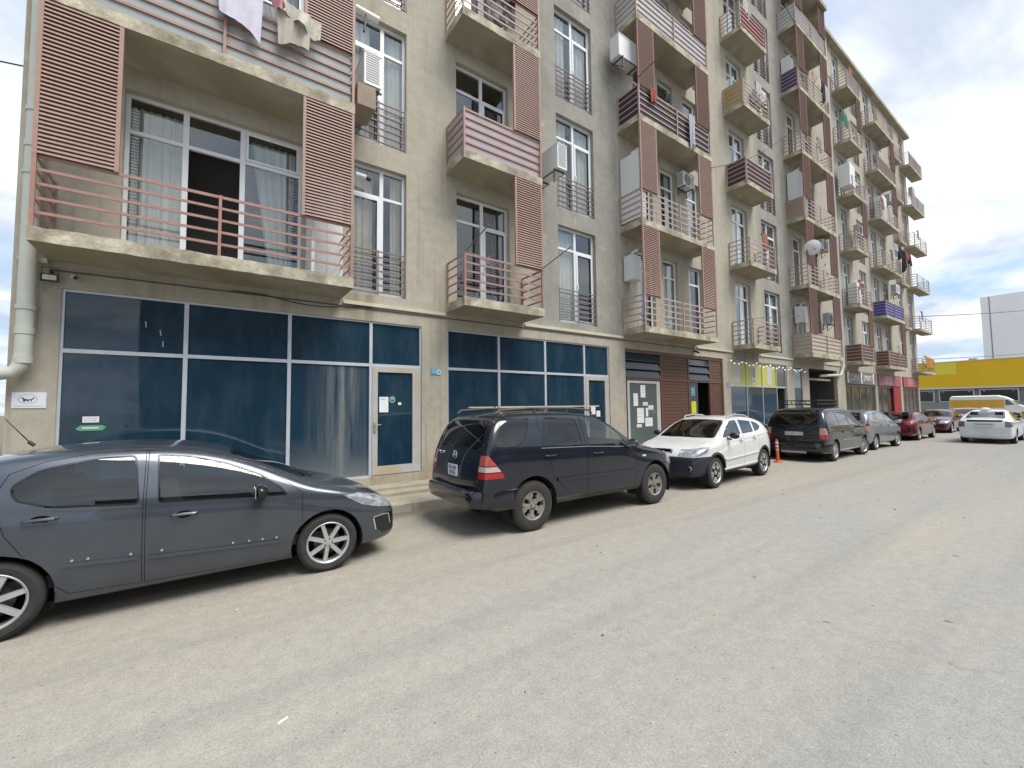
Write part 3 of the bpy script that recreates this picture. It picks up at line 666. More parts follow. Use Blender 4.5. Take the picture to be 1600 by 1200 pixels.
poster('window_sticker', -1.58, -1.40, 1.70, 1.79, ypane, mat('sticker_white', (.7, .68, .7), .6), 'small white sticker low on the leftmost blue shop pane', 'sticker', lines(2, -1.56, -1.43, 1.76, .03, mat('sticker_ink', (.35, .3, .36), .7), ypane))
for (a_, c_, z0_, z1_, lb_) in ((8.98, 9.16, 1.62, 1.86, 'white notice on the shop door behind the SUV roof, left one of two'), (9.2, 9.36, 1.55, 1.72, 'smaller white notice on the shop door behind the SUV, right one of two')):
    poster('door_notice', a_, c_, z0_, z1_, ypn, M_PAPER, lb_, 'notice', lines(2, a_ + .02, c_ - .02, z1_ - .05, .06, M_INK, ypn))
sg = MB(); sg.prism([(-1.65 + .0, 1.61), (-1.60, 1.66), (-1.37, 1.66), (-1.32, 1.63), (-1.36, 1.58), (-1.61, 1.58)], ypane - .001, ypane + .002); sg.box(-1.58, -1.40, ypane - .002, ypane - .0011, 1.612, 1.63, 1)
tag(sg.build('green_sticker', [mat('sticker_green', (.10, .33, .2), .5), M_PAPER]), 'green rounded sticker below the white one on the leftmost blue pane', 'sticker')
# brown panelled entrance, x 10.5 .. 16.3
M_WOOD = mat('brown_boarding', (.125, .062, .038), .6, var=.3, vs=3, stretch=(1, 1, 9))
def brown_entrance():
    b = MB(); y = .05; tz = 2.72
    for x in (10.5, 12.35, 13.97, 15.38, 16.24): b.box(x, x + .06, y - .01, y + .07, .30, 3.66)
    b.box(10.56, 16.24, y - .012, y + .068, tz - .035, tz + .035); b.box(10.5, 16.3, y - .014, y + .066, 3.56, 3.655)
    f = b.build('entrance_frame', mat('brown_metal', (.15, .07, .05), .5, var=.15, vs=4), BLD)
    for (a, c) in ((12.41, 13.97), (15.44, 16.24)):
        for (z0, z1) in ((.30, tz - .035), (tz + .035, 3.56)):
            bo = MB()
            n = max(3, int((z1 - z0) / .11)); h = (z1 - z0) / n
            for i in range(n): bo.box(a, c, y + .012, y + .03, z0 + i * h + .006, z0 + (i + 1) * h - .006); 
            bo.box(a, c, y + .031, y + .04, z0, z1)
            bo.build('boarding', M_WOOD, f)
    for (a, c, mm) in ((10.56, 12.35, 0), (14.03, 15.38, 0)):
        lo = MB()
        for i in range(3):
            z0 = tz + .05 + i * .275
            lo.quad((a, y - .02, z0), (c, y - .02, z0), (c, y + .05, z0 + .25), (a, y + .05, z0 + .25)); lo.box(a, c, y - .03, y - .01, z0 - .02, z0 - .001, 1)
        lo.build('glass_louvre', [mat('louvre_glass', (.02, .035, .045), .12), M_DGREY], f)
    d = MB(); d.box(10.62, 10.72, y - .01, y + .04, .30, 2.66); d.box(12.1, 12.29, y - .01, y + .04, .30, 2.66); d.box(10.72, 12.1, y - .01, y + .04, 2.58, 2.66)
    dr = d.build('notice_door', mat('grey_white_frame', (.48, .46, .45), .5, var=.1, vs=4), BLD)
    MB().box(10.72, 12.1, y + .01, y + .02, .32, 2.58).build('pane', mat('grey_green_glass', (.10, .125, .12), .12), dr)
    e = MB(); e.box(14.03, 14.5, y + .01, y + .05, .30, 2.68); e.box(14.5, 14.56, y - .0, y + .06, .30, 2.68); 
    ed = e.build('side_light', mat('dark_slate_frame', (.06, .07, .085), .4), BLD)
    MB().box(14.6, 15.38, .5, .52, .30, 2.68).build('dark_door', mat('navy_black', (.008, .01, .018), .3), BLD)
brown_entrance()
R = random.Random(11)
nl = [(10.98, 1.92, .17, .40, 'tall'), (11.36, 2.15, .20, .42, 'upper'), (11.0, 1.0, 0, 0, '')]
notes = [('narrow white notice high on the grey entrance door, right of centre', 11.28, 11.52, 2.12, 2.52), ('narrow white notice high on the grey entrance door, near its left edge', 10.92, 11.14, 1.85, 2.25),
 ('tall white notice in the middle of the grey entrance door', 11.08, 11.42, 1.30, 1.78), ('square white notice at mid height on the grey entrance door', 11.48, 11.86, 1.18, 1.46),
 ('small white slip under the highest notice on the grey entrance door', 11.38, 11.63, 1.85, 1.97), ('thin white slip beside the tall notice on the grey entrance door', 11.52, 11.64, 1.50, 1.78),
 ('wide white slip at the right edge of the grey entrance door', 11.66, 11.92, 1.72, 1.86), ('small white slip at the lower left of the grey entrance door notices', 11.05, 11.3, 1.16, 1.26)]
for (lb, a, c, z0, z1) in notes:
    poster('door_notice', a, c, z0, z1, YF + .05 + .01 - .004, M_PAPER, lb, 'notice', lines(3, a + .03, c - .03, z1 - .06, (z1 - z0) / 4.5, M_INK, YF + .056), 'notices on the grey entrance door')
poster('yellow_notice', 14.14, 14.44, 1.55, 1.99, YF + .056, mat('yellow_paper', (.6, .58, .02), .7), 'yellow notice sheet beside the dark open doorway', 'notice', lines(4, 14.17, 14.41, 1.92, .09, mat('olive_ink', (.3, .32, .05), .7), YF + .056))
poster('blue_notice', 14.14, 14.38, 2.2, 2.5, YF + .056, mat('blue_paper', (.10, .27, .36), .7), 'pale blue notice above the yellow sheet by the doorway', 'notice', lines(2, 14.17, 14.35, 2.42, .1, M_PAPER, YF + .056))
# cafe front with yellow printed film, x 16.85 .. 21.95
def cafe():
    b = MB(); y = .05; z0, z1, tz = .30, 3.66, 2.62
    xs = [16.85, 18.2, 19.6, 20.95, 21.9]
    for x in xs: b.box(x, x + .05, y - .01, y + .06, z0, z1)
    b.box(16.9, 21.9, y - .008, y + .058, tz - .035, tz + .035); b.box(16.9, 21.9, y - .008, y + .058, z1 - .05, z1 - .002); b.box(16.9, 20.95, y - .008, y + .058, z0, z0 + .06)
    f = b.build('cafe_front', mat('pale_aluminium', (.46, .48, .50), .4, metal=.3), BLD)
    yel = mat('yellow_film', (.50, .50, .07), .4, var=.25, vs=1.4, stretch=(2.5, 1, .3)); wh = mat('white_film', (.50, .50, .50), .45)
    for i in range(3):
        a, c = xs[i] + .05, xs[i + 1]
        MB().box(a, c, y + .02, y + .03, tz + .035, z1 - .05).build('film_panel', yel, f)
        m_ = (a + c) / 2 + (-.1, 0, .05)[i]; hw = (.3, .2, .22)[i]
        MB().box(m_ - hw, m_ + hw, y + .016, y + .0195, tz + .1, z1 - .12).build('film_print', wh, f)
        MB().box(a, c, y + .02, y + .03, z0 + .06, tz - .035).build('pane', mat('cafe_glass', (.03, .055, .085), .04), f)
    # figure-like pictogram on the middle film panel
    k = MB(); k.lathe([(0, -.001), (.07, -.001), (.07, 0), (0, 0)], (18.93, y + .0145, 3.33), 'y', 12); k.box(18.86, 19.0, y + .0135, y + .0145, 3.0, 3.24); k.box(18.8, 19.06, y + .0135, y + .0145, 2.82, 2.86)
    k.build('pictogram', mat('olive_grey', (.2, .21, .14), .6), f)
    MB().box(21.0, 21.9, y + .02, y + .03, tz + .035, z1 - .05).build('pane', mat('grey_glass', (.10, .12, .14), .1), f)
    MB().box(21.02, 21.06, y + .01, y + .8, z0, tz - .035).build('open_door', mat('teal_glass', (.01, .035, .05), .1), f)
    # shelves seen inside
    s_ = MB()
    for z in (2.45, 1.75, 1.1): s_.box(17.0, 19.3, 1.9, 2.2, z, z + .03)
    s_.box(17.0, 17.05, 1.9, 2.2, .3, 2.5); s_.box(19.25, 19.3, 1.9, 2.2, .3, 2.5)
    s_.build('shelf', M_WHITE, f)
cafe()
ps = MB(); ps.box(22.79, 23.61, .05, .06, 2.62, 3.56); ps.box(22.79, 23.61, .05, .06, .52, 2.56, 1); ps.box(22.75, 22.79, .04, .1, .5, 3.6, 2); ps.box(23.61, 23.65, .04, .1, .5, 3.6, 2); ps.box(22.79, 23.61, .04, .1, 2.56, 2.62, 2)
ps.build('narrow_window', [mat('pale_blue_glass', (.30, .45, .55), .15, var=.2, vs=2), mat('grey_blue_glass', (.09, .12, .15), .1), M_DGREY], BLD)
# passage (open, dark) with inner screens
pg = MB(); pg.box(24.5, 28.3, .3, .5, 3.1, 3.2); pg.box(25.1, 26.3, 3.2, 3.25, .3, 2.6, 1); pg.box(26.4, 26.5, 3.2, 3.3, .25, 3.4); pg.box(27.2, 27.5, 3.2, 3.3, .25, 2.4, 2)
pg.build('passage_screen', [M_WALL, mat('pale_panel', (.28, .31, .30), .5), M_DGREY], BLD)
# shops further along
def far_shop(x0, x1, sign_m, kind):
    b = MB(); y = .1
    n = 4; dx = (x1 - x0) / n
    for i in range(n + 1): b.box(x0 + i * dx - (.03 if i else 0), x0 + i * dx + .03, y - .02, y + .06, .245, 2.85)
    b.box(x0, x1, y - .03, y + .05, 2.85, 2.97)
    f = b.build('shop_front', mat('brown_grey_frame', (.22, .20, .19), .5, metal=.2), BLD)
    MB().box(x0 + .02, x1 - .02, y + .02, y + .03, .3, 2.85).build('pane', mat('shop_glass_' + kind, {'a': (.10, .095, .07), 'b': (.12, .10, .085), 'c': (.16, .14, .12)}[kind], .12, var=.6, vs=1.5), f)
    MB().box(x0 + .05, x1 - .05, -.06, y, 2.99, 3.72).build('fascia_sign', sign_m, f)
    return f
f = far_shop(29.55, 34.9, mat('brown_fascia', (.16, .15, .14), .6, var=.2, vs=3), 'a')
MB().box(31.0, 32.1, .122, .128, .6, 2.7).build('yellow_poster', mat('olive_yellow', (.34, .34, .09), .6, var=.4, vs=2), f); MB().box(32.5, 33.8, .122, .128, .6, 2.7).build('yellow_poster', mat('lime_yellow', (.42, .42, .06), .6, var=.35, vs=2), f)
me = text_mesh('CORN', .55); text('CORN', .55, (30.8, -.07, 3.36), (pi / 2, 0, 0), M_PAPER, f); text('SMART', .5, (33.2, -.07, 3.36), (pi / 2, 0, 0), M_PAPER, f)
br = MB()
for x in (29.75, 32.0, 34.2): br.prism([(x, 3.05), (x + .18, 3.05), (x + .1, 3.35), (x + .22, 3.7), (x + .02, 3.7), (x - .06, 3.4)], -.075, -.062)
br.build('sign_mark', M_PAPER, f)
f = far_shop(35.35, 40.6, mat('faded_red_fascia', (.33, .12, .12), .6, var=.35, vs=1.5), 'b')
MB().box(38.7, 40.4, -.03, .07, .26, 2.95).build('red_banner', mat('red_cloth', (.30, .012, .015), .6, var=.3, vs=4, stretch=(4, 1, .5)), f)
MB().box(36.6, 38.3, -.066, -.061, 3.1, 3.62).build('sign_print', mat('pink_print', (.45, .25, .27), .6, var=.3, vs=3), f)
f = far_shop(41.1, 45.4, mat('red_fascia', (.35, .06, .07), .6, var=.3, vs=2), 'c')
for i in range(4): MB().box(42.2, 44.4 - .3 * (i % 2), -.066, -.061, 3.12 + i * .14, 3.18 + i * .14).build('sign_print', mat('pale_pink_print', (.5, .33, .33), .6), f)
MB().box(43.4, 44.8, .122, .127, .4, 1.5).build('orange_poster', mat('orange_print', (.5, .2, .08), .6, var=.4, vs=3), f)
# ------------------------------------------------------------------ cars
M_GAP = mat('panel_gap', (.004, .004, .005), .9, spec=.1)
M_TRIM = mat('gloss_black_trim', (.012, .012, .014), .25, var=.2, vs=6)
M_CLADB = mat('black_bumper_plastic', (.022, .022, .026), .62, var=.25, vs=7)
M_TYRE = mat('tyre_rubber', (.032, .030, .028), .85, var=.35, vs=9, bump=.3, bs=50)
M_UNDER = mat('underbody', (.008, .008, .008), .95)
M_SEAT = mat('seat_fabric', (.045, .045, .048), .9, var=.1, vs=8)
M_RIM = mat('alloy_silver', (.50, .50, .50), .36, metal=.55, var=.12, vs=9)
M_RIMG = mat('alloy_dirty', (.27, .25, .22), .6, metal=.4, var=.3, vs=8)
M_CHROME = mat('chrome', (.72, .73, .74), .12, metal=1)
M_HL = mat('headlight_lens', (.36, .39, .42), .08, var=.6, vs=11, coat=1.0, metal=.3)
M_RED = mat('tail_red', (.36, .01, .015), .15, var=.2, vs=9, coat=.8)
M_CLR = mat('tail_clear', (.50, .40, .36), .2, var=.2, vs=12, coat=.8)
M_PINK = mat('tail_pale', (.45, .22, .20), .2, var=.3, vs=14, coat=.8)
M_ORANGE = mat('indicator_amber', (.5, .2, .05), .2, coat=.5)
M_PLATE = mat('plate_white', (.62, .64, .68), .45)
M_CG = glass_mat('car_glass', (.62, .78, .72), .86, 1.0)
M_CGD = glass_mat('car_glass_dark', (.10, .115, .12), .42, .9)
M_CGV = glass_mat('car_windscreen', (.75, .82, .78), .85, 1.0)
def paint(name, col, metal=.35, rough=.32, dirt=.12):
    return mat(name, col, rough, metal, var=dirt, vs=2.2, coat=.85, dark_back=True, bump=0)
def poly_planes(poly, ax, extras=()):
    """convex polygon in projection ax -> list of (co, no) with inside = negative side"""
    area = sum(poly[i][0] * poly[(i + 1) % len(poly)][1] - poly[(i + 1) % len(poly)][0] * poly[i][1] for i in range(len(poly)))
    pts = poly if area > 0 else poly[::-1]; out = []
    for i in range(len(pts)):
        a = pts[i]; b = pts[(i + 1) % len(pts)]; d = (b[0] - a[0], b[1] - a[1]); n = (d[1], -d[0])
        if ax == 'side': co = Vector((a[0], 0, a[1])); no = Vector((n[0], 0, n[1]))
        elif ax == 'front': co = Vector((0, a[0], a[1])); no = Vector((0, n[0], n[1]))
        else: co = Vector((a[0], a[1], 0)); no = Vector((n[0], n[1], 0))
        if no.length < 1e-6: continue
        out.append((co, no.normalized()))
    return out + list(extras)
def carve(bm, planes, filt):
    faces = [f for f in bm.faces if filt(f)]
    for co, no in planes:
        if not faces: return []
        geom = set(faces)
        for f in faces: geom.update(f.edges); geom.update(f.verts)
        r = bmesh.ops.bisect_plane(bm, geom=list(geom), dist=1e-5, plane_co=co, plane_no=no)
        seen = set(f for f in r['geom'] if isinstance(f, bmesh.types.BMFace)) | set(f for f in faces if f.is_valid)
        faces = [f for f in seen if f.is_valid and (f.calc_center_median() - co).dot(no) < 0]
    return faces
def roundpoly(pts, r=.04, n=3):
    out = []
    k = len(pts)
    for i in range(k):
        p = Vector(pts[i]); a = Vector(pts[i - 1]); b = Vector(pts[(i + 1) % k])
        rr = min(r, (a - p).length * .45, (b - p).length * .45)
        u = p + (a - p).normalized() * rr; v = p + (b - p).normalized() * rr
        for j in range(n + 1):
            t = j / n; q = u * (1 - t) ** 2 + p * 2 * t * (1 - t) + v * t * t; out.append((q.x, q.y))
    return out
NRM = [None]
def smooth_normals(me):
    tree, vs, ns, tris = NRM[0]; out = []
    for v in me.vertices:
        loc, n, i, dd = tree.find_nearest(v.co)
        if loc is None: out.append((0, 0, 1)); continue
        a, b, c = tris[i]; w = barycentric_transform(loc, vs[a], vs[b], vs[c], Vector((1, 0, 0)), Vector((0, 1, 0)), Vector((0, 0, 1)))
        m = (ns[a] * w.x + ns[b] * w.y + ns[c] * w.z); out.append(m.normalized() if m.length > 1e-6 else n)
    me.polygons.foreach_set('use_smooth', [True] * len(me.polygons)); me.normals_split_custom_set_from_vertices(out)
def faces_to_obj(bm, faces, name, mats, parent, off=0.0, solid=0.0, keep=False):
    fs = list(faces); vm = {}; b2 = bmesh.new()
    nrm = {}
    for f in fs:
        for v in f.verts: nrm.setdefault(v, Vector()); nrm[v] += f.normal
    for v, n in nrm.items(): vm[v] = b2.verts.new(v.co + n.normalized() * off)
    for f in fs:
        try: nf = b2.faces.new([vm[v] for v in f.verts]); nf.smooth = True; nf.material_index = f.material_index if len(mats) > 1 else 0
        except ValueError: pass
    if solid:
        b2.normal_update()
        bd = [e for e in b2.edges if e.is_boundary]
        r = bmesh.ops.extrude_edge_only(b2, edges=bd)
        inv = {vm[v]: n for v, n in nrm.items()}
        b2.normal_update()
        newv = [g for g in r['geom'] if isinstance(g, bmesh.types.BMVert)]
        for v in newv:
            # find source vertex via edge
            src = [e.other_vert(v) for e in v.link_edges if e.other_vert(v) in inv]
            n = inv[src[0]].normalized() if src else Vector((0, 0, 1)); v.co -= n * solid
    me = bpy.data.meshes.new(name); b2.to_mesh(me); b2.free(); smooth_normals(me)
    for m in mats: me.materials.append(m)
    if not keep: bmesh.ops.delete(bm, geom=fs, context='FACES')
    return inst(name, me, parent)
WHEELS = {}
def wheel_meshes(R, w, rimr, style, rim_m):
    key = (R, w, rimr, style)
    if key in WHEELS: return WHEELS[key]
    t = MB(); h = w / 2
    prof = [(rimr - .012, -h * .86), (rimr, -h * .96), (rimr + .02, -h * 1.0), (rimr + (R - rimr) * .55, -h * 1.04), (R - .028, -h * .96), (R - .008, -h * .82), (R, -h * .6), (R, h * .6), (R - .008, h * .82), (R - .028, h * .96), (rimr + .02, h), (rimr - .012, h * .86)]
    t.lathe(prof, axis='y', seg=48)
    for k in (-.35, 0, .35): t.lathe([(R + .0005, k * h - .006), (R + .001, k * h), (R + .0005, k * h + .006)], axis='y', seg=48, m=1)
    tm = t.mesh('wheel', [M_TYRE, M_GAP], smooth=True)
    r = MB(); yo = -h * .82
    r.lathe([(rimr + .004, yo - .012), (rimr - .008, yo - .018), (rimr - .022, yo - .002), (rimr - .03, h * .5)], axis='y', seg=40)
    r.lathe([(rimr - .02, yo + .09), (0, yo + .09)], axis='y', seg=24, m=1)       # dark brake area
    r.lathe([(rimr * .62, yo + .05), (rimr * .62, yo + .075), (0, yo + .075)], axis='y', seg=24, m=2)
    def spoke(a, r0, r1, w0, w1, y0, y1, th=.025, m=0):
        c, s_ = cos(a), sin(a); n = len(r.v)
        for (rr, ww, yy) in ((r0, w0, y0), (r1, w1, y1)):
            for (sg, dy) in ((-1, 0), (1, 0), (1, th), (-1, th)):
                tx = -s_ * ww * sg; tz = c * ww * sg; k = .75 if dy else 1
                r.v.append((c * rr + tx * (1 if dy else .8), yy + dy, s_ * rr + tz * (1 if dy else .8)))
        for f in ((0, 1, 5, 4), (1, 2, 6, 5), (2, 3, 7, 6), (3, 0, 4, 7)): r.f.append(tuple(n + i for i in f)); r.m.append(m)
    if style == '7':
        for k in range(7): spoke(pi / 2 + k * 2 * pi / 7, .045, rimr - .014, .026, .024, yo - .004, yo - .008)
    elif style == '5h':
        for k in range(5):
            a = pi / 2 + pi / 5 + k * 2 * pi / 5; spoke(a, .04, rimr - .05, .045, .035, yo + .006, yo - .006, .03)
            for d in (-.2, .2): spoke(a + d, rimr - .085, rimr - .012, .030, .048, yo - .0, yo - .006, .03)
    elif style == '5y':
        for k in range(5):
            a = pi / 2 + k * 2 * pi / 5; spoke(a, .04, rimr * .55, .028, .022, yo + .006, yo + .002, .03, 1)
            for d in (-.24, .24): spoke(a + d * .9, rimr * .5, rimr - .014, .016, .02, yo - .002, yo - .008, .03, 0)
            for d in (-.12, .12): spoke(a + d, rimr * .42, rimr * .7, .02, .014, yo - .002, yo - .005, .03, 0)
    else:
        for k in range(10): spoke(k * 2 * pi / 10, .05, rimr - .014, .018, .016, yo, yo - .006)
    r.lathe([(0, yo - .012), (.03, yo - .012), (.052, yo - .004), (.06, yo + .03)], axis='y', seg=20)
    for k in range(5):
        a = pi / 2 + .3 + k * 2 * pi / 5; r.lathe([(0, yo - .014), (.008, yo - .014), (.008, yo + .01)], (.042 * cos(a) * 1.0, 0, .042 * sin(a)), 'y', 6, m=1)
    rm = r.mesh('rim', [rim_m, M_GAP, M_DGREY], smooth=True)
    WHEELS[key] = (tm, rm); return tm, rm

def car(name, label, loc, rz, spec, group=None):
    root = empty(name, loc, rz); tag(root, label, 'car', group)
    sp = spec; P = sp['paint']; HWm = sp['hw']; belt = sp['belt']; tum = sp['tumble']; xf, xr = sp['xf'], sp['xr']
    ff, fr_ = sp.get('ftaper', .22), sp.get('rtaper', .14)
    def bz(x): 
        (x0, z0), (x1, z1) = belt; t = (x - x0) / (x1 - x0); return z0 + (z1 - z0) * min(max(t, -.1), 1.1)
    def HW(x, z):
        w = HWm
        L_ = .75; 
        if x > xf - L_: w *= 1 - ff * ((x - (xf - L_)) / L_) ** 2.6
        if x < xr + .6: w *= 1 - fr_ * (((xr + .6) - x) / .6) ** 2.4
        b = bz(x)
        if z > b: w = w * .975 - (z - b) * tum
        else:
            t = (z - .2) / (b - .2); w *= .955 + .045 * sin(min(max(t, 0), 1) * pi * .82) + (.0 if t > .3 else -.02 * (.3 - t))
        return w
    rings = []
    for (xu, zu, xl, zl, cx, cz) in sp['st']:
        H = zu - zl
        zs = min(bz(xu), zl + H * .78)
        z7 = zu - min(.05, H * .12)
        kk = min(.11, .17 * (zs - zl)); zr = [zl + min(.07, H * .2), zl + (zs - zl) * .40, zl + (zs - zl) * .66, zs - kk, zs - kk * .72, zs, (zs + z7) / 2, z7]
        def px(z): return xl + (xu - xl) * (z - zl) / max(H, 1e-3)
        half = [(xl, 0.0, zl), (xl, HW(xl, zl + .1) * .88, zl)]
        for q, z in enumerate(zr): half.append((px(z), HW(px(z), z) + (.007 if q == 3 else -.009 if q == 4 else 0), z))
        wt = HW(xu, zu)
        half.append((xu + cx * .10, wt * .90, zu + cz * .12)); half.append((xu + cx * .6, wt * .5, zu + cz * .72)); half.append((xu + cx, 0.0, zu + cz))
        ring = half + [(x, -y, z) for (x, y, z) in half[-2:0:-1]]
        rings.append(ring)
    bm = bmesh.new(); vr = [[bm.verts.new(p) for p in rg] for rg in rings]; n = len(rings[0])
    for a, b in zip(vr[:-1], vr[1:]):
        for i in range(n): bm.faces.new((a[i], a[(i + 1) % n], b[(i + 1) % n], b[i]))
    # caps
    def cap(rg, flip):
        h = n // 2
        for i in range(h):
            q = [rg[i], rg[i + 1], rg[n - 1 - i] if i else None, rg[(n - i) % n]]
            q = [v for v in q if v is not None]; qs = []
            for v in q:
                if v not in qs: qs.append(v)
            if len(qs) >= 3:
                try: bm.faces.new(qs if flip else qs[::-1])
                except ValueError: pass
    cap(vr[0], True); cap(vr[-1], False)
    bmesh.ops.recalc_face_normals(bm, faces=bm.faces)
    me = bpy.data.meshes.new('tmpbody'); bm.to_mesh(me); bm.free()
    tmp = bpy.data.objects.new('tmpbody', me); COL.objects.link(tmp); md = tmp.modifiers.new('s', 'SUBSURF'); md.levels = 2; md.render_levels = 2
    ev = bpy.data.meshes.new_from_object(tmp.evaluated_get(bpy.context.evaluated_depsgraph_get())); bpy.data.objects.remove(tmp); bpy.data.meshes.remove(me)
    bm = bmesh.new(); bm.from_mesh(ev); bpy.data.meshes.remove(ev)
    bmesh.ops.recalc_face_normals(bm, faces=bm.faces)
    if sum(f.normal.z * f.calc_area() for f in bm.faces if f.calc_center_median().z > sp['H'] * .9) < 0: bmesh.ops.reverse_faces(bm, faces=bm.faces)
    for f in bm.faces: f.material_index = 0; f.smooth = True
    bm.normal_update(); bm.verts.ensure_lookup_table(); bm.verts.index_update()
    _vs = [v.co.copy() for v in bm.verts]; _ns = [v.normal.copy() for v in bm.verts]; _tr = []
    for f in bm.faces:
        ix = [v.index for v in f.verts]
        for k in range(1, len(ix) - 1): _tr.append((ix[0], ix[k], ix[k + 1]))
    tree = BVHTree.FromPolygons(_vs, _tr, all_triangles=True); NRM[0] = (tree, _vs, _ns, _tr)
    BM = [P, M_TRIM, M_GAP, sp.get('clad', M_CLADB), M_UNDER]
    # ---- wheel arches
    R = sp['R']; wb = sp['wb'] / 2; ra = R + sp.get('agap', .06); yin = HWm - .30
    zc = R
    for sx in (1, -1):
        for sy in (1, -1):
            pl = [(sx * wb + ra * cos(t), zc + ra * sin(t)) for t in [2 * pi * i / 28 for i in range(28)]]
            ex = [(Vector((0, sy * yin, 0)), Vector((0, -sy, 0)))]
            if sp.get('archclad'):
                rb = ra + .055; pl2 = [(sx * wb + rb * cos(t), zc + rb * sin(t)) for t in [2 * pi * i / 28 for i in range(28)]]
                for f in carve(bm, poly_planes(pl2, 'side', ex), lambda f: f.calc_center_median().y * sy > yin - .2): f.material_index = 3
            fs = carve(bm, poly_planes(pl, 'side', ex), lambda f: f.calc_center_median().y * sy > yin - .25)
            bmesh.ops.delete(bm, geom=fs, context='FACES')
    # ---- lower cladding
    for (z0a, z0b) in ([sp['sill']] if sp.get('sill') else []):
        fs = carve(bm, [(Vector((xf, 0, z0a)), Vector((z0b - z0a, 0, (xf - xr))).normalized() if False else Vector((0, 0, 1)))], lambda f: True)
        for f in fs: f.material_index = 3
    for ft in sp.get('paint_regions', []):
        ax, poly, ex, mi = ft
        fs = carve(bm, poly_planes(poly, ax, ex), lambda f: True)
        for f in fs: f.material_index = mi
    front = lambda f: f.normal.x > .1 and f.calc_center_median().x > -.2; rear = lambda f: f.normal.x < -.05 and f.calc_center_median().x < .2
    parts = []
    def ring_inset(fs, th, mi, depth=0.0):
        if not fs: return fs
        bmesh.ops.dissolve_degenerate(bm, dist=.0012, edges=list({e_ for f in fs for e_ in f.edges})); fs = [f for f in fs if f.is_valid]
        r = bmesh.ops.inset_region(bm, faces=fs, thickness=th, depth=0, use_even_offset=False, use_boundary=True)
        for v in {v for f in list(r['faces']) + [f for f in fs if f.is_valid] for v in f.verts}:
            q = tree.find_nearest(v.co)
            if q[0] is not None and q[3] > .012: v.co = q[0]
        for f in r['faces']: f.material_index = mi; f.smooth = True
        return [f for f in fs if f.is_valid]
    # doors and panels first (grooves), they stay in the body or become doors
    for ft in sp.get('grooves', []):
        ax, poly, ex, side = ft
        for sy in ((1, -1) if side == 'both' else (0,)):
            e2 = list(ex)
            if sy: e2.append((Vector((0, 0, 0)), Vector((0, -sy, 0))))
            fil = (lambda f: f.calc_center_median().y * sy > .3 * HWm) if sy else ((lambda f: f.normal.z > .15) if side == 'top' else rear if side == 'rear' else front)
            ring_inset(carve(bm, poly_planes(poly, ax, e2), fil), sp.get('gap', .0042), 2, -.004)
    cuts = []
    for ft in sp['glass']:
        ax, poly, fil, gm, th = ft[:5]
        if ax == 'side':
            for sy in (1, -1):
                fs = carve(bm, poly_planes(poly, 'side', [(Vector((0, 0, 0)), Vector((0, -sy, 0)))]), lambda f: f.calc_center_median().y * sy > .3 * HWm)
                fs = ring_inset(fs, th, ft[5] if len(ft) > 5 else 1)
                if fs: faces_to_obj(bm, fs, 'side_window', [gm], root, -.004)
        else:
            fl = front if fil == 'front' else rear
            fs = carve(bm, poly_planes(poly, 'front'), lambda f: fl(f) and f.calc_center_median().z > min(p[1] for p in poly) - .3 and abs(f.normal.x) > sp.get('gn', .3))
            fs = ring_inset(fs, th, 1)
            if fs: faces_to_obj(bm, fs, 'windscreen' if fil == 'front' else 'rear_window', [gm], root, -.004)
    for ft in sp.get('lamps', []):
        nm, ax, poly, ex, side, m_ = ft
        for sy in (1, -1):
            e2 = [(Vector((c[0], c[1] * sy, c[2])), Vector((n_[0], n_[1] * sy, n_[2]))) for c, n_ in ex]
            pl = [(p[0] * sy, p[1]) for p in poly] if ax == 'front' else poly
            fil = {'front': lambda f: f.calc_center_median().x > 0 and f.normal.z < .93, 'rear': lambda f: f.calc_center_median().x < 0}[side]
            fs = carve(bm, poly_planes(pl, ax, e2), lambda f: fil(f) and f.calc_center_median().y * sy > 0)
            if fs:
                fs = ring_inset(fs, .004, 2, -.002)
                faces_to_obj(bm, fs, nm, [m_], root, .004, .01)
    # inner strip along the glass openings keeps the cut edge thick
    me = bpy.data.meshes.new('body'); bm.to_mesh(me); smooth_normals(me)
    # underbody, arch liners, cabin
    bm.free()
    for m in BM: me.materials.append(m)
    body = inst('body', me, root)
    u = MB()
    for sx in (1, -1):
        for sy in (1, -1):
            yo = sy * (HWm - .035); yi = sy * (HWm - .34); last = None
            for i in range(25):
                t = -pi * .12 + pi * 1.24 * i / 24; a = (sx * wb + (ra + .004) * cos(t), yo, zc + (ra + .004) * sin(t)); b = (a[0], yi, a[2])
                if last: u.quad(last[0], a, b, last[1])
                last = (a, b)
            u.prism([(sx * wb + (ra + .01) * cos(t), zc + (ra + .01) * sin(t)) for t in [-.1 * pi + 1.2 * pi * i / 20 for i in range(21)]], yi, yi - sy * .01)
    u.box(xr + .35, xf - .35, -HWm + .36, HWm - .36, .19 + sp.get('lift', 0), .30 + sp.get('lift', 0))
    u.build('underbody', M_UNDER, root)
    # cabin: floor, dash, seats, wheel
    c = MB(); x0, x1 = sp['cabin']; zf = .45 + sp.get('lift', 0)
    c.box(x0, x1, -HWm + .12, HWm - .12, zf - .1, zf); c.box(x1 - .25, x1 + .1, -HWm + .14, HWm - .14, zf, bz(x1) - .03)
    c.box(x0, x0 + .1, -HWm + .2, HWm - .2, zf, bz(x0) - .05)
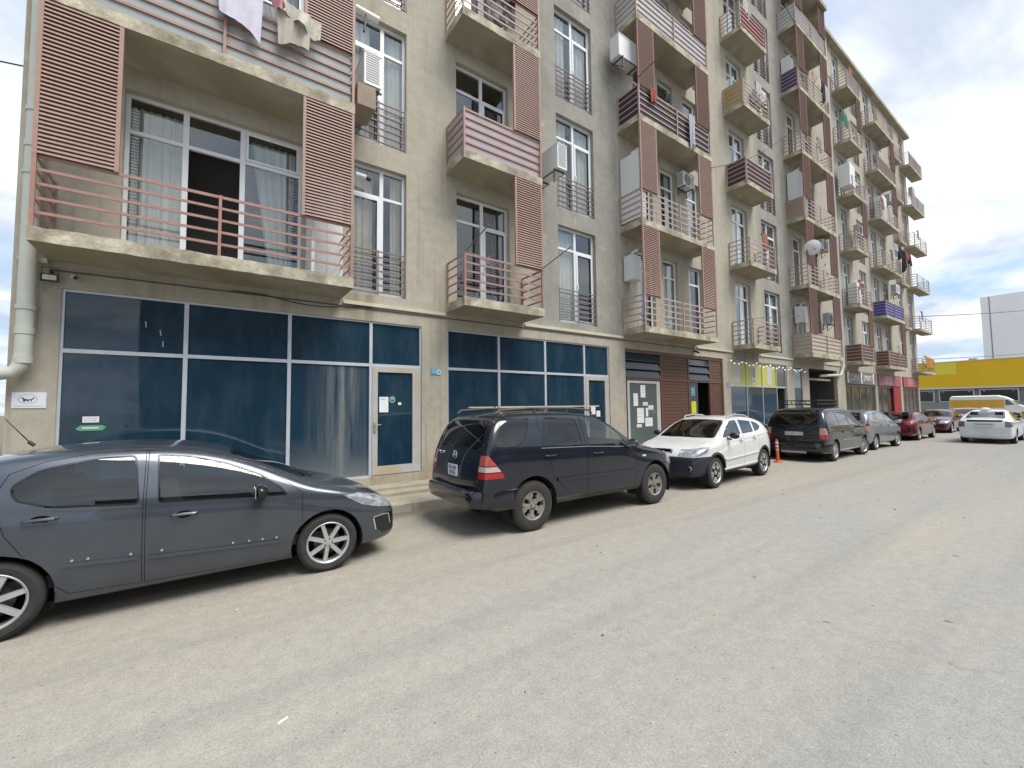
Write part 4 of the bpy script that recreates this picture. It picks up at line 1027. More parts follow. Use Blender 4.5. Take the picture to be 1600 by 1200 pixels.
    for sy in (1, -1):
        for sx_, dx in ((x1 - 1.05, 0), (x1 - 1.95, 0)):
            if sx_ < x0 + .1: continue
            c.box(sx_ - .25, sx_ + .27, sy * .38 - .24, sy * .38 + .24, zf, zf + .22)
            mt = Matrix.Translation((sx_ - .27, sy * .38, zf + .15)) @ Matrix.Rotation(-.22, 4, 'Y')
            c.box(-.07, .07, -.23, .23, 0, .58, mt=mt); c.box(-.045, .045, -.12, .12, .62, .80, mt=mt); c.box(-.015, .015, -.05, .05, .57, .63, mt=mt)
    c.build('seats', M_SEAT, root)
    if sp.get('detail'):
        s_ = MB(); cy = sp.get('driver', .38); cc = Vector((x1 - .42, cy, zf + .44)); pts = []
        for i in range(20):
            t = 2 * pi * i / 20; pts.append(cc + Vector((-.10 * sin(t) * .9, .18 * cos(t), .17 * sin(t))))
        s_.tube(pts, .014, closed=True, seg=6); s_.tube([cc, cc + Vector((.2, 0, -.05))], .03, seg=6); s_.build('steering_wheel', M_BLACK, root)
    # ---- wheels
    tm, rm = wheel_meshes(R, sp.get('ww', .215), sp['rimr'], sp['wstyle'], sp['rim'])
    for sx in (1, -1):
        for sy in (-1, 1):
            w_ = inst('wheel', tm, root, (sx * wb, sy * (HWm - sp.get('ww', .215) / 2 - .03), R)); inst('rim', rm, w_)
            w_.rotation_euler = (0, (sx * 1.3 + sy * .7) % 6, pi if sy > 0 else 0)
            if sx > 0 and sp.get('steer'): w_.rotation_euler.z += sp['steer']
    def surf(x, z, sy):
        h = tree.ray_cast(Vector((x, sy * 3, z)), Vector((0, -sy, 0))); return h[0].y if h[0] is not None else sy * HW(x, z)
    def surfx(y, z, sx):
        h = tree.ray_cast(Vector((sx * 5, y, z)), Vector((-sx, 0, 0))); return h[0].x if h[0] is not None else sx * 2
    # ---- mirrors
    if sp.get('mirror'):
        mx_, mz = sp['mirror']
        for sy in (1, -1):
            y = surf(mx_, mz - .06, sy); b = bmesh.new(); bmesh.ops.create_uvsphere(b, u_segments=16, v_segments=10, radius=1)
            for v in b.verts:
                q = v.co; q.x = q.x * (.075 if q.x > 0 else .045); q.y *= .115; q.z *= .075
            for v in b.verts: v.co += Vector((mx_ - .02, y + sy * .15, mz))
            for f in b.faces: f.smooth = True
            bmesh.ops.create_cube(b, size=1, matrix=Matrix.Translation((mx_, y + sy * .03, mz - .07)) @ Matrix.Rotation(sy * -.35, 4, 'X') @ Matrix.Diagonal((.06, .12, .03, 1)))
            mm = bpy.data.meshes.new('mirror'); b.to_mesh(mm); b.free(); mm.materials.append(sp.get('mirm', P)); mo = inst('mirror', mm, root)
            MB().box(mx_ - .069, mx_ - .063, y + sy * .06 if sy > 0 else y - .24, y + .24 if sy > 0 else y - .06, mz - .05, mz + .045).build('mirror_glass', M_CHROME, mo)
    # ---- handles
    for (hx_, hz) in sp.get('handles', []):
        for sy in (1, -1):
            y = surf(hx_, hz, sy); b = MB()
            b.tube([(hx_ - .10, y + sy * .008, hz - .003), (hx_ - .085, y + sy * .032, hz), (hx_, y + sy * .040, hz + .003), (hx_ + .085, y + sy * .032, hz), (hx_ + .10, y + sy * .008, hz - .003)], [.012, .014, .015, .014, .012], seg=8)
            o_ = b.build('door_handle', sp.get('hm', P), root, smooth=True)
            k = MB(); k.lathe([(0, 0), (.052, .001), (.058, -.002)], (0, 0, 0), 'y', 16)
            kk = k.build('handle_recess', M_GAP, o_, loc=(hx_, y + sy * .003, hz - .004)); kk.scale = (1.15, sy, .62)
    # strips that follow the body side
    for (nm, pts, hgt, th, m_) in sp.get('strips', []):
        for sy in (1, -1):
            b = MB(); rows = []; N_ = 30
            for i in range(N_ + 1):
                t = i / N_ * (len(pts) - 1); k = min(int(t), len(pts) - 2); u_ = t - k
                x = pts[k][0] * (1 - u_) + pts[k + 1][0] * u_; z = pts[k][1] * (1 - u_) + pts[k + 1][1] * u_; y = surf(x, z, sy)
                cur = [(x, y - sy * .004, z - hgt / 2), (x, y + sy * th, z - hgt / 2 + .003), (x, y + sy * th, z + hgt / 2 - .003), (x, y - sy * .004, z + hgt / 2)]
                rows.append(cur)
            b.grid(rows, flip=(sy < 0) == (pts[0][0] < pts[-1][0])).build(nm, m_, root, smooth=False, recalc=False)
    # plates
    for (sx, zc_, txt, m2) in sp.get('plates', []):
        x = surfx(0, zc_, sx); x2 = max(abs(surfx(.2, zc_, sx)), abs(x)); x = sx * (x2 + .012)
        pw = .26; ph = .056 if not sp.get('sqplate') else .085
        if sp.get('sqplate'): pw = .15
        p_ = MB(); p_.box(x - .006, x + .006, -pw, pw, zc_ - ph, zc_ + ph); p_.box(x - .0065, x + .0065, -pw - .008, pw + .008, zc_ - ph - .008, zc_ + ph + .008, 1) if False else None
        po = p_.build('licence_plate', M_PLATE, root)
        rot = (pi / 2, 0, pi / 2 if sx > 0 else -pi / 2)
        if sp.get('sqplate'):
            for li, tx in enumerate(txt.split('|')): text(tx, .085, (x + sx * .008, 0.0, zc_ + (.038, -.040)[li]), rot, M_INK, po, sx=.9)
        elif txt: text(txt, .10, (x + sx * .008, 0.0, zc_), rot, M_INK, po)
    sp['_surf'] = surf; sp['_surfx'] = surfx; sp['_tree'] = tree
    return root
# ---- the individual cars: side outlines in metres, x forward from the middle of the wheelbase
SQ = [(Vector((0, 0, 0)), Vector((0, -1, 0)))]
def st(l): return [tuple(r) + (0,) * (6 - len(r)) for r in l]
# 1 dark grey hatchback in front, cut by the left edge of the photo
spec = dict(paint=paint('dark_slate_paint', (.068, .080, .100), .55, .3, .15), hw=.905, belt=((1.1, .93), (-1.6, 1.10)), tumble=.40, xf=2.16, xr=-2.02, H=1.55,
    ftaper=.30, rtaper=.16, R=.325, ww=.215, rimr=.232, wstyle='7', rim=M_RIM, wb=2.56, agap=.055, detail=True, driver=.38, cabin=(-1.45, 1.25), gap=.005,
    st=st([(2.10, .52, 2.12, .34, .07), (2.10, .62, 2.12, .22, .07), (1.97, .735, 2.03, .175, .05, .01), (1.72, .845, 1.75, .17, .02, .035), (1.40, .94, 1.40, .17, 0, .045), (1.14, 1.005, 1.14, .17, .02, .045), (.98, 1.075, 1.0, .17, .03, .045),
           (.62, 1.26, .62, .17, .04, .045), (.22, 1.425, .22, .17, .02, .045), (-.22, 1.50, -.22, .17, 0, .045), (-.75, 1.515, -.75, .17, 0, .04), (-1.25, 1.48, -1.25, .175, 0, .035), (-1.60, 1.40, -1.60, .19, -.01, .03),
           (-1.84, 1.15, -1.80, .21, -.04, .02), (-1.94, .96, -1.9, .24, -.05), (-1.99, .75, -1.97, .27, -.06), (-1.98, .58, -1.98, .36, -.06)]),
    glass=[('side', roundpoly([(-.24, .985), (.86, .92), (.80, 1.01), (.60, 1.17), (.30, 1.31), (-.02, 1.405), (-.27, 1.435)], .03), '', M_CG, .016),
           ('side', roundpoly([(-.37, .99), (-.95, 1.035), (-1.17, 1.12), (-1.21, 1.235), (-1.05, 1.36), (-.72, 1.435), (-.42, 1.44)], .05), '', M_CG, .018),
           ('side', roundpoly([(-1.33, 1.17), (-1.62, 1.2), (-1.58, 1.33), (-1.36, 1.38)], .03), '', M_CG, .014),
           ('front', roundpoly([(-.67, 1.06), (.67, 1.06), (.60, 1.32), (.54, 1.46), (-.54, 1.46), (-.60, 1.32)], .05), 'front', M_CGV, .03),
           ('front', roundpoly([(-.56, 1.08), (.56, 1.08), (.5, 1.37), (-.5, 1.37)], .06), 'rear', M_CGD, .03)],
    grooves=[('side', [(-.325, .27), (.88, .24), (1.0, .50), (1.0, .93), (.86, 1.06), (.62, 1.225), (.32, 1.37), (-.02, 1.455), (-.335, 1.475)], [], 'both'),
             ('side', [(-.34, .27), (-.82, .29), (-.97, .45), (-1.20, .85), (-1.29, 1.15), (-1.22, 1.34), (-1.02, 1.425), (-.72, 1.475), (-.35, 1.475)], [], 'both'),
             ('top', [(1.16, -.66), (1.95, -.5), (2.02, 0), (1.95, .5), (1.16, .66)], [], 'top')],
    lamps=[('headlight', 'side', [(1.42, .845), (1.60, .85), (1.90, .77), (2.06, .68), (2.07, .60), (1.88, .635), (1.66, .70)], [((0, .42, 0), (0, -1, 0))], 'front', M_HL)],
    paint_regions=[('side', [(1.78, .53), (1.96, .545), (2.2, .53), (2.2, .30), (1.95, .30), (1.86, .36)], [], 1)],
    mirror=(.60, 1.01), mirm=M_TRIM, handles=[(-.04, .86), (-1.0, .955)],
    strips=[('door_moulding', [(-.32 + 0.03, .50), (.30, .47), (.80, .445)], .03, .018, None), ('door_moulding', [(-.84, .545), (-.36, .512)], .03, .018, None), ('window_trim', [(-.36, .972), (-.80, 1.0), (-1.0, 1.03)], .012, .003, M_DGREY)],
    plates=[(1, .36, '', 0)])
spec['strips'] = [(a, b, c, d, e or spec['paint']) for a, b, c, d, e in spec['strips']]
car1 = car('hatchback_car', 'dark grey hatchback cut off by the left edge, scuffed side moulding', (-.17, 6.13, 0), 0, spec)
sf = spec['_surf']
b = MB()
for (x, z) in ((-.80, .575), (-.70, .572), (-.42, .553), (-.20, .545), (.36, .505), (.50, .50), (.62, .495), (.75, .488)):
    y = sf(x, z, -1); b.lathe([(0, -.014), (.010, -.012), (.011, .003)], (x, y, z), 'y', 10)
b.build('moulding_clip', M_GREY, car1, smooth=True)
b = MB(); pts = [(1.80, .50), (1.98, .52), (2.02, .44)]; y0 = sf(1.82, .49, -1)
b.tube([(1.80, sf(1.80, .52, -1) - .006, .525), (1.93, sf(1.93, .53, -1) - .006, .535), (2.02, sf(2.02, .52, -1) - .006, .525)], .009, seg=6); b.tube([(1.80, sf(1.80, .52, -1) - .006, .52), (1.835, sf(1.835, .40, -1) - .006, .37)], .011, seg=6)
b.tube([(2.02, sf(2.02, .52, -1) - .006, .525), (2.045, sf(2.04, .42, -1) - .006, .40)], .007, seg=6)
b.build('fog_lamp_trim', M_CHROME, car1, smooth=True)
b = MB(); b.tube([(-1.24, -.1, 1.535), (-1.28, -.1, 1.575)], .016, seg=8); b.tube([(-1.27, -.1, 1.565), (-1.44, -.1, 1.80)], [.006, .003], seg=6); b.build('roof_aerial', M_BLACK, car1)
b = MB()
for sy in (-1, 1): b.tube([(1.16, sy * .15 - .3, 1.055), (.95, sy * .15 - .05, 1.13), (.80, sy * .15 + .25, 1.195)], [.012, .008, .006], seg=6)
b.build('wiper', M_BLACK, car1)

# 2 dark blue SUV, rear three quarter
spec = dict(paint=paint('midnight_blue_paint', (.0095, .0125, .0235), .3, .26, .25), hw=.915, belt=((1.0, 1.13), (-2.0, 1.24)), tumble=.34, xf=2.16, xr=-2.42, H=1.78,
    ftaper=.20, rtaper=.10, R=.375, ww=.25, rimr=.215, wstyle='5h', rim=M_RIMG, wb=2.90, agap=.075, detail=True, cabin=(-2.0, 1.1), lift=.12, gap=.006, driver=.38,
    st=st([(2.08, .62, 2.08, .48, .08), (2.10, .76, 2.10, .36, .08), (2.02, .90, 2.05, .31, .06, .01), (1.80, 1.00, 1.85, .30, .02, .02), (1.40, 1.07, 1.40, .30, 0, .03), (1.08, 1.13, 1.08, .30, .02, .03), (.92, 1.19, .94, .30, .03, .03),
           (.62, 1.40, .62, .30, .04, .03), (.32, 1.60, .32, .30, .03, .03), (0, 1.70, 0, .30, 0, .04), (-.55, 1.755, -.55, .30, 0, .035), (-1.3, 1.765, -1.3, .30, 0, .03), (-1.85, 1.735, -1.85, .31, 0, .025),
           (-2.06, 1.66, -2.05, .33, -.02, .02), (-2.17, 1.42, -2.12, .36, -.04), (-2.25, 1.18, -2.2, .38, -.05), (-2.29, .95, -2.27, .40, -.05), (-2.31, .80, -2.31, .42, -.05), (-2.32, .66, -2.34, .50, -.05)]),
    glass=[('side', roundpoly([(-.28, 1.20), (.66, 1.14), (.66, 1.19), (.42, 1.47), (.24, 1.585), (-.22, 1.655)], .03), '', M_CG, .014),
           ('side', roundpoly([(-1.28, 1.25), (-.40, 1.205), (-.44, 1.655), (-1.13, 1.69)], .07), '', M_CGD, .016),
           ('side', roundpoly([(-2.13, 1.26), (-1.72, 1.27), (-1.55, 1.38), (-1.40, 1.69), (-1.93, 1.69)], .05), '', M_CGD, .012),
           ('front', roundpoly([(-.70, 1.20), (.70, 1.20), (.60, 1.50), (.55, 1.66), (-.55, 1.66), (-.60, 1.50)], .05), 'front', M_CGV, .03),
           ('front', roundpoly([(-.66, 1.24), (.66, 1.24), (.60, 1.66), (-.60, 1.66)], .06), 'rear', M_CGD, .02)],
    grooves=[('side', [(-.32, .40), (.86, .40), (.92, .90), (.90, 1.14), (.76, 1.24), (.46, 1.50), (.22, 1.64), (-.33, 1.70)], [], 'both'),
             ('side', [(-.34, .40), (-.98, .40), (-1.08, .78), (-1.34, 1.0), (-1.36, 1.25), (-1.24, 1.72), (-.35, 1.71)], [], 'both'),
             ('front', [(-.70, .68), (.70, .68), (.73, 1.0), (.70, 1.25), (.62, 1.70), (-.62, 1.70), (-.70, 1.25), (-.73, 1.0)], [], 'rear'),
             ('top', [(1.12, -.70), (1.95, -.62), (2.08, 0), (1.95, .62), (1.12, .70)], [], 'top')],
    lamps=[('headlight', 'side', [(1.80, .92), (2.02, .90), (2.16, .80), (2.14, .70), (1.95, .70), (1.85, .78)], [((0, .45, 0), (0, -1, 0))], 'front', M_HL),
           ('tail_light_upper', 'side', [(-2.45, 1.02), (-2.10, 1.02), (-2.22, 1.17), (-2.45, 1.17)], [((0, .70, 0), (0, -1, 0))], 'rear', mat('tail_rose', (.40, .07, .06), .15, var=.2, vs=12, coat=.8)),
           ('tail_light_middle', 'side', [(-2.45, .935), (-2.03, .935), (-2.105, 1.016), (-2.45, 1.016)], [((0, .70, 0), (0, -1, 0))], 'rear', M_CLR),
           ('tail_light_lower', 'side', [(-2.45, .84), (-1.98, .84), (-2.025, .93), (-2.45, .93)], [((0, .70, 0), (0, -1, 0))], 'rear', M_RED)],
    paint_regions=[('side', [(-2.8, .20), (-2.8, .44), (2.8, .44), (2.8, .2)], [], 3)], clad=mat('scuffed_dark_plastic', (.035, .033, .03), .6, var=.4, vs=5, var2=(.075, .068, .055)),
    mirror=(.66, 1.20), handles=[(-.08, 1.07), (-1.13, 1.10)],
    strips=[('door_moulding', [(-1.0, .72), (.15, .71), (.88, .705)], .055, .022, None), ('window_trim', [(-1.30, 1.222), (-.3, 1.19), (.72, 1.128)], .014, .006, M_CHROME)],
    plates=[(-1, .90, 'ZU 103|FS 55', 0)], sqplate=True)
spec['strips'] = [(a, b_, c, d, e or spec['paint']) for a, b_, c, d, e in spec['strips']]
car2 = car('sport_utility_vehicle', 'dark blue dusty SUV with wooden slats on its roof rack, seen from behind', (5.40, 5.925, 0), radians(-.3), spec)
suv = spec
for sy in (-1, 1):
    b = MB()
    b.tube([(-1.95, sy * .60, 1.755), (-1.88, sy * .60, 1.805), (-1.3, sy * .60, 1.835), (-.4, sy * .60, 1.825), (.02, sy * .59, 1.79), (.10, sy * .59, 1.735)], .016, seg=8)
    for x in (-1.2, -.5): b.tube([(x, sy * .6, 1.75), (x, sy * .6, 1.83)], .014, seg=6)
    b.build('roof_rail', M_DGREY, car2, smooth=True)
# bumper, dented lip, badge, script
b = MB(); prof = [(-2.30, .60), (-2.42, .64), (-2.455, .60), (-2.46, .50), (-2.42, .40), (-2.30, .36)]
def bumper(prof, hw, xs, m, parent, nm='bumper', wrap=.42, n=22):
    b = MB(); rows = []
    for i in range(n + 1):
        t = -1 + 2 * i / n; a = abs(t)
        y = hw * (t if a < .72 else (1 if t > 0 else -1) * (.72 + (1 - .72) * sin((a - .72) / .28 * pi / 2)))
        dx = 0.03 * (1 - t * t) if a < .72 else .03 * (1 - .72 ** 2) - wrap * (1 - cos((a - .72) / .28 * pi / 2))
        cur = [(px_ - dx * xs * 1.0 if xs > 0 else px_ - dx, y, pz) for px_, pz in prof] if xs < 0 else [(px_ + dx, y, pz) for px_, pz in prof]
        rows.append(cur)
    b.grid(rows)
    return b.build(nm, m, parent, smooth=True)
bmp = bumper([(-2.25, .675), (-2.40, .665), (-2.435, .64), (-2.445, .55), (-2.40, .43), (-2.22, .39)], .925, -1, suv['paint'], car2, wrap=.62)
sx_ = suv['_surfx']
b = MB(); x = sx_(0, 1.12, -1); cz = 1.135
b.lathe([(.055, 0), (.062, -.006), (.068, 0)], (x - .01, 0, cz), 'x', 24)
for k in range(3):
    a = pi / 2 + k * 2 * pi / 3; b.tube([(x - .014, 0, cz), (x - .014, .058 * cos(a), cz + .058 * sin(a))], [.009, .004], seg=6)
b.build('badge', M_CHROME, car2)
text('ML 320', .075, (sx_(.55, 1.13, -1) - .008, .52, 1.13), (pi / 2, 0, -pi / 2), M_CHROME, car2)
b = MB(); b.tube([(sx_(0, 1.24, -1) - .03, .05, 1.26), (sx_(0.3, 1.3, -1) - .03, .42, 1.29)], [.012, .006], seg=6); b.build('rear_wiper', M_BLACK, car2)
b = MB(); y = suv['_surf'](1.08, .93, -1); b.box(1.06, 1.16, y - .006, y, .925, .955); b.build('side_repeater', mat('repeater', (.6, .6, .58), .3), car2)
# wooden slats on its roof rack
for i, (y, x0, x1, w_) in enumerate(((-.55, 3.55, 5.1, .05), (-.42, 4.3, 5.85, .045), (-.2, 3.7, 5.7, .06), (.3, 3.5, 5.8, .06))):
    mt = Matrix.Rotation(radians((-.8, 1.2, .5, -1)[i]), 4, 'Z')
    o = tag(MB().box(0, x1 - x0, -w_ / 2, w_ / 2, 0, .022).build('wooden_slat', mat('bare_wood', (.48, .38, .25), .8, var=.3, vs=4, stretch=(.5, 6, 6)), loc=(x0, 5.925 + y, 1.845 + .0)),
        ['pale wooden slat overhanging the near rear edge of the SUV roof rack', 'pale wooden slat along the near front edge of the SUV roof rack', 'pale wooden slat near the middle of the SUV roof rack', 'pale wooden slat on the far side of the SUV roof rack'][i], 'wooden slat', 'wooden slats on the SUV roof')

# 3 white crossover, front three quarter (faces left)
spec = dict(paint=paint('white_paint', (.62, .63, .62), 0, .3, .05), hw=.89, belt=((1.0, 1.0), (-1.6, 1.13)), tumble=.42, xf=2.12, xr=-2.0, H=1.57, ftaper=.30, rtaper=.16, R=.345, ww=.225, rimr=.235,
    wstyle='5y', rim=M_RIM, wb=2.60, agap=.055, archclad=True, detail=True, cabin=(-1.5, 1.2), lift=.08, driver=.38, gap=.005,
    st=st([(2.03, .60, 2.04, .42, .10), (2.03, .72, 2.05, .28, .10), (1.90, .86, 1.97, .25, .08, .01), (1.66, .945, 1.70, .25, .03, .035), (1.35, 1.0, 1.35, .25, 0, .04), (1.10, 1.05, 1.10, .25, .02, .04), (.93, 1.12, .95, .25, .03, .04),
           (.60, 1.30, .60, .25, .05, .04), (.22, 1.475, .22, .25, .03, .04), (-.2, 1.545, -.2, .25, 0, .035), (-.7, 1.55, -.7, .25, 0, .03), (-1.15, 1.51, -1.15, .25, 0, .03), (-1.52, 1.42, -1.5, .26, -.01, .03),
           (-1.78, 1.18, -1.74, .28, -.04), (-1.9, 1.0, -1.87, .3, -.05), (-1.96, .78, -1.95, .33, -.06), (-1.95, .62, -1.96, .40, -.06)]),
    glass=[('side', roundpoly([(.10, 1.125), (.98, 1.015), (.90, 1.08), (.52, 1.30), (.15, 1.455), (-.10, 1.475), (-.03, 1.13)], .02), '', M_CG, .014),
           ('side', roundpoly([(-.14, 1.14), (-.75, 1.165), (-.82, 1.43), (-.22, 1.48)], .03), '', M_CG, .014),
           ('side', roundpoly([(-.84, 1.17), (-1.10, 1.20), (-1.26, 1.28), (-1.18, 1.36), (-.90, 1.43)], .03), '', M_CGD, .012),
           ('front', roundpoly([(-.70, 1.085), (.70, 1.085), (.62, 1.36), (.55, 1.50), (-.55, 1.50), (-.62, 1.36)], .05), 'front', M_CGV, .022),
           ('front', roundpoly([(-.55, 1.12), (.55, 1.12), (.5, 1.38), (-.5, 1.38)], .06), 'rear', M_CGD, .03)],
    grooves=[('side', [(-.10, .33), (.93, .33), (1.0, .6), (1.0, 1.0), (.93, 1.10), (.55, 1.335), (.16, 1.495), (-.13, 1.51)], [], 'both'),
             ('side', [(-.12, .33), (-.78, .33), (-.90, .5), (-1.02, .9), (-.88, 1.46), (-.14, 1.51)], [], 'both'),
             ('top', [(1.14, -.68), (1.84, -.60), (2.0, -.25), (2.0, .25), (1.84, .60), (1.14, .68)], [], 'top')],
    lamps=[('headlight', 'side', [(1.52, .93), (1.72, .915), (1.95, .86), (2.2, .80), (2.2, .72), (1.95, .735), (1.70, .79)], [((0, .38, 0), (0, -1, 0))], 'front', M_HL),
           ('tail_light', 'side', [(-1.60, 1.10), (-1.75, 1.12), (-2.1, 1.05), (-2.1, .93), (-1.85, .90), (-1.70, .97)], [((0, .5, 0), (0, -1, 0))], 'rear', M_RED)],
    paint_regions=[('side', [(1.55, .725), (2.3, .715), (2.3, .1), (1.3, .1), (1.50, .60)], [], 3), ('side', [(-2.8, .1), (-2.8, .36), (2.8, .36), (2.8, .1)], [], 3)], clad=mat('matt_navy_plastic', (.022, .026, .040), .55, var=.15, vs=6),
    mirror=(.68, 1.135), mirm=M_TRIM, handles=[(-.02 + .06, 1.0), (-.72, 1.03)], strips=[('door_moulding', [(-.90, .66), (0, .625), (.92, .60)], .03, .022, None), ('sill_strip', [(-.85, .42), (0, .40), (.95, .385)], .035, .022, None)])
spec['strips'] = [(a, b_, c, d, e or spec['paint']) for a, b_, c, d, e in spec['strips']]
car3 = car('crossover_car', 'white crossover with dark front bumper and silver roof rails facing the camera', (10.42, 6.07, 0), pi + radians(3.5), spec)
xs_ = spec['_surfx']
b = MB(); 
for sy in (-1, 1):
    x = xs_(sy * .62, .47, 1); b.lathe([(0, .014), (.045, .012), (.06, 0)], (x - .008, sy * .62, .47), 'x', 18)
b.build('fog_lamp', M_CHROME, car3, smooth=True)
b = MB(); xg = xs_(0, .80, 1)
b.prism([(-.25, .73), (-.2, .87), (.2, .87), (.25, .73), (.18, .68), (-.18, .68)], xg - .06, xg - .012, 0, 'x')
b.tube([(xg - .012, -.25, .73), (xg - .008, -.2, .87), (xg - .008, .2, .87), (xg - .012, .25, .73), (xg - .004, .18, .68), (xg - .004, -.18, .68)], .012, m=1, seg=6, closed=True); b.tube([(xg - .006, -.24, .78), (xg - .002, .24, .78)], .012, m=1, seg=6)
b.lathe([(0, .012), (.04, .010), (.055, 0)], (xg, 0, .78), 'x', 16, m=1)
b.build('grille', [M_GAP, M_CHROME], car3, smooth=True)
for sy in (-1, 1):
    b = MB()
    b.tube([(.05, sy * .55, 1.50), (0, sy * .555, 1.57), (-.4, sy * .56, 1.60), (-.9, sy * .555, 1.575), (-1.16, sy * .55, 1.52), (-1.22, sy * .55, 1.47)], .018, seg=8); b.tube([(-.55, sy * .56, 1.53), (-.55, sy * .56, 1.595)], .02, seg=6)
    b.build('roof_rail', M_RIM, car3, smooth=True)
b = MB()
for sy in (-1, 1): b.tube([(1.10, sy * .2 + .2, 1.10), (.80, sy * .2 + .0, 1.235)], [.012, .006], seg=6)
b.build('wiper', M_BLACK, car3)

# 4 dark minivan with roof basket
def van_st(xf, xr, H, zl, hood, nose):
    return st([(xf - .06, nose - .18, xf - .05, zl + .16, .06), (xf - .08, nose, xf - .05, zl + .04, .07), (xf - .22, nose + .12, xf - .12, zl, .05, .01), (xf - .5, hood - .08, xf - .45, zl, .02, .03), (xf - .82, hood + .0, xf - .82, zl, .01, .04),
        (xf - 1.0, hood + .09, xf - .98, zl, .03, .04), (xf - 1.35, hood + .29, xf - 1.35, zl, .04, .04), (xf - 1.75, H - .12, xf - 1.75, zl, .03, .04), (xf - 2.2, H - .03, xf - 2.2, zl, 0, .03), (0, H - .03, 0, zl, 0, .03) if xf - 2.2 > .3 else (-.15, H - .03, -.15, zl, 0, .03), (xr + 1.3, H - .03, xr + 1.3, zl, 0, .03),
        (xr + .7, H - .05, xr + .7, zl, 0, .03), (xr + .36, H - .12, xr + .34, zl + .01, -.01, .02), (xr + .19, H - .42, xr + .2, zl + .03, -.03), (xr + .10, H - .68, xr + .12, zl + .06, -.04), (xr + .06, .72, xr + .07, zl + .10, -.05), (xr + .05, .60, xr + .05, zl + .2, -.05)])
spec = dict(paint=paint('black_green_paint', (.010, .015, .019), .3, .25, .3), hw=.92, belt=((1.2, 1.0), (-2.0, 1.13)), tumble=.30, xf=2.42, xr=-2.22, H=1.74, ftaper=.24, rtaper=.11, R=.33, ww=.22, rimr=.215, wstyle='10', rim=M_RIM, wb=2.86,
    cabin=(-1.9, 1.3), steer=-.28, st=van_st(2.42, -2.22, 1.74, .22, 1.0, .66), gap=.006,
    glass=[('side', roundpoly([(.12, 1.03), (1.12, 1.04), (.98, 1.16), (.62, 1.45), (.36, 1.60), (.05, 1.62)], .03), '', M_CGD, .012), ('side', roundpoly([(-.84, 1.12), (.04, 1.04), (-.03, 1.62), (-.95, 1.64)], .03), '', M_CGD, .012),
           ('side', roundpoly([(-1.83, 1.17), (-.92, 1.13), (-1.03, 1.64), (-1.72, 1.62)], .04), '', M_CGD, .012),
           ('front', roundpoly([(-.70, 1.14), (.70, 1.14), (.6, 1.60), (-.6, 1.60)], .06), 'front', M_CGV, .03), ('front', roundpoly([(-.66, 1.18), (.66, 1.18), (.6, 1.64), (-.6, 1.64)], .06), 'rear', M_CGD, .02)],
    grooves=[('side', [(.08, .34), (.98, .34), (1.05, .6), (1.2, 1.0), (.68, 1.46), (.38, 1.66), (.0, 1.66)], [], 'both'), ('side', [(.06, .34), (-.90, .34), (-.98, .7), (-.88, 1.12), (-.99, 1.68), (-.02, 1.66)], [], 'both'),
             ('front', [(-.74, .62), (.74, .62), (.72, 1.2), (.62, 1.68), (-.62, 1.68), (-.72, 1.2)], [], 'rear')],
    lamps=[('headlight', 'side', [(1.95, .80), (2.3, .78), (2.45, .66), (2.2, .62)], [((0, .45, 0), (0, -1, 0))], 'front', M_HL), ('tail_light', 'side', [(-2.4, .86), (-2.0, .86), (-2.0, .98), (-2.06, 1.08), (-2.4, 1.08)], [((0, .70, 0), (0, -1, 0))], 'rear', M_PINK),
           ('tail_light_lower', 'side', [(-2.4, .72), (-2.0, .72), (-2.0, .855), (-2.4, .855)], [((0, .70, 0), (0, -1, 0))], 'rear', M_RED)],
    mirror=(.88, 1.10), mirm=M_TRIM, handles=[(.2, .88), (-.74, .92)], strips=[('door_moulding', [(-.85, .66), (0, .645), (.95, .63)], .022, .012, M_CHROME), ('sill_strip', [(-.98, .34), (0, .33), (.98, .32)], .03, .012, M_RIM)], plates=[(-1, .89, 'CC 811 CM', 0)])
car4 = car('minivan', 'black minivan with black roof basket parked behind the white crossover', (17.72, 6.06, 0), radians(.8), spec)
b = MB()
for z, yy, xx0, xx1 in ((1.96, .56, -1.72, .25), (1.84, .56, -1.72, .25)):
    b.tube([(xx0, -yy, z), (xx1 - .25, -yy, z), (xx1, -yy + .12, z - .03), (xx1, yy - .12, z - .03), (xx1 - .25, yy, z), (xx0, yy, z)], .014, seg=6, closed=True)
for i in range(7): b.box(-1.65 + i * .28, -1.60 + i * .28, -.56, .56, 1.825, 1.838)
for x in (-1.72, -1.1, -.4, 0): 
    for sy in (-1, 1): b.box(x - .012, x + .012, sy * .56 - .008, sy * .56 + .008, 1.76, 1.965)
for y in (-.2, .2): b.box(-1.73, -1.71, y - .01, y + .01, 1.84, 1.96)
b.build('roof_basket', M_BLACK, car4)
b = MB(); b.box(-2.31, -2.22, -.35, .35, .27, .34); b.build('tow_bar', M_GREY, car4)
bumper([(-2.14, .62), (-2.24, .60), (-2.27, .50), (-2.25, .34), (-2.12, .28)], .93, -1, spec['paint'], car4, wrap=.5)

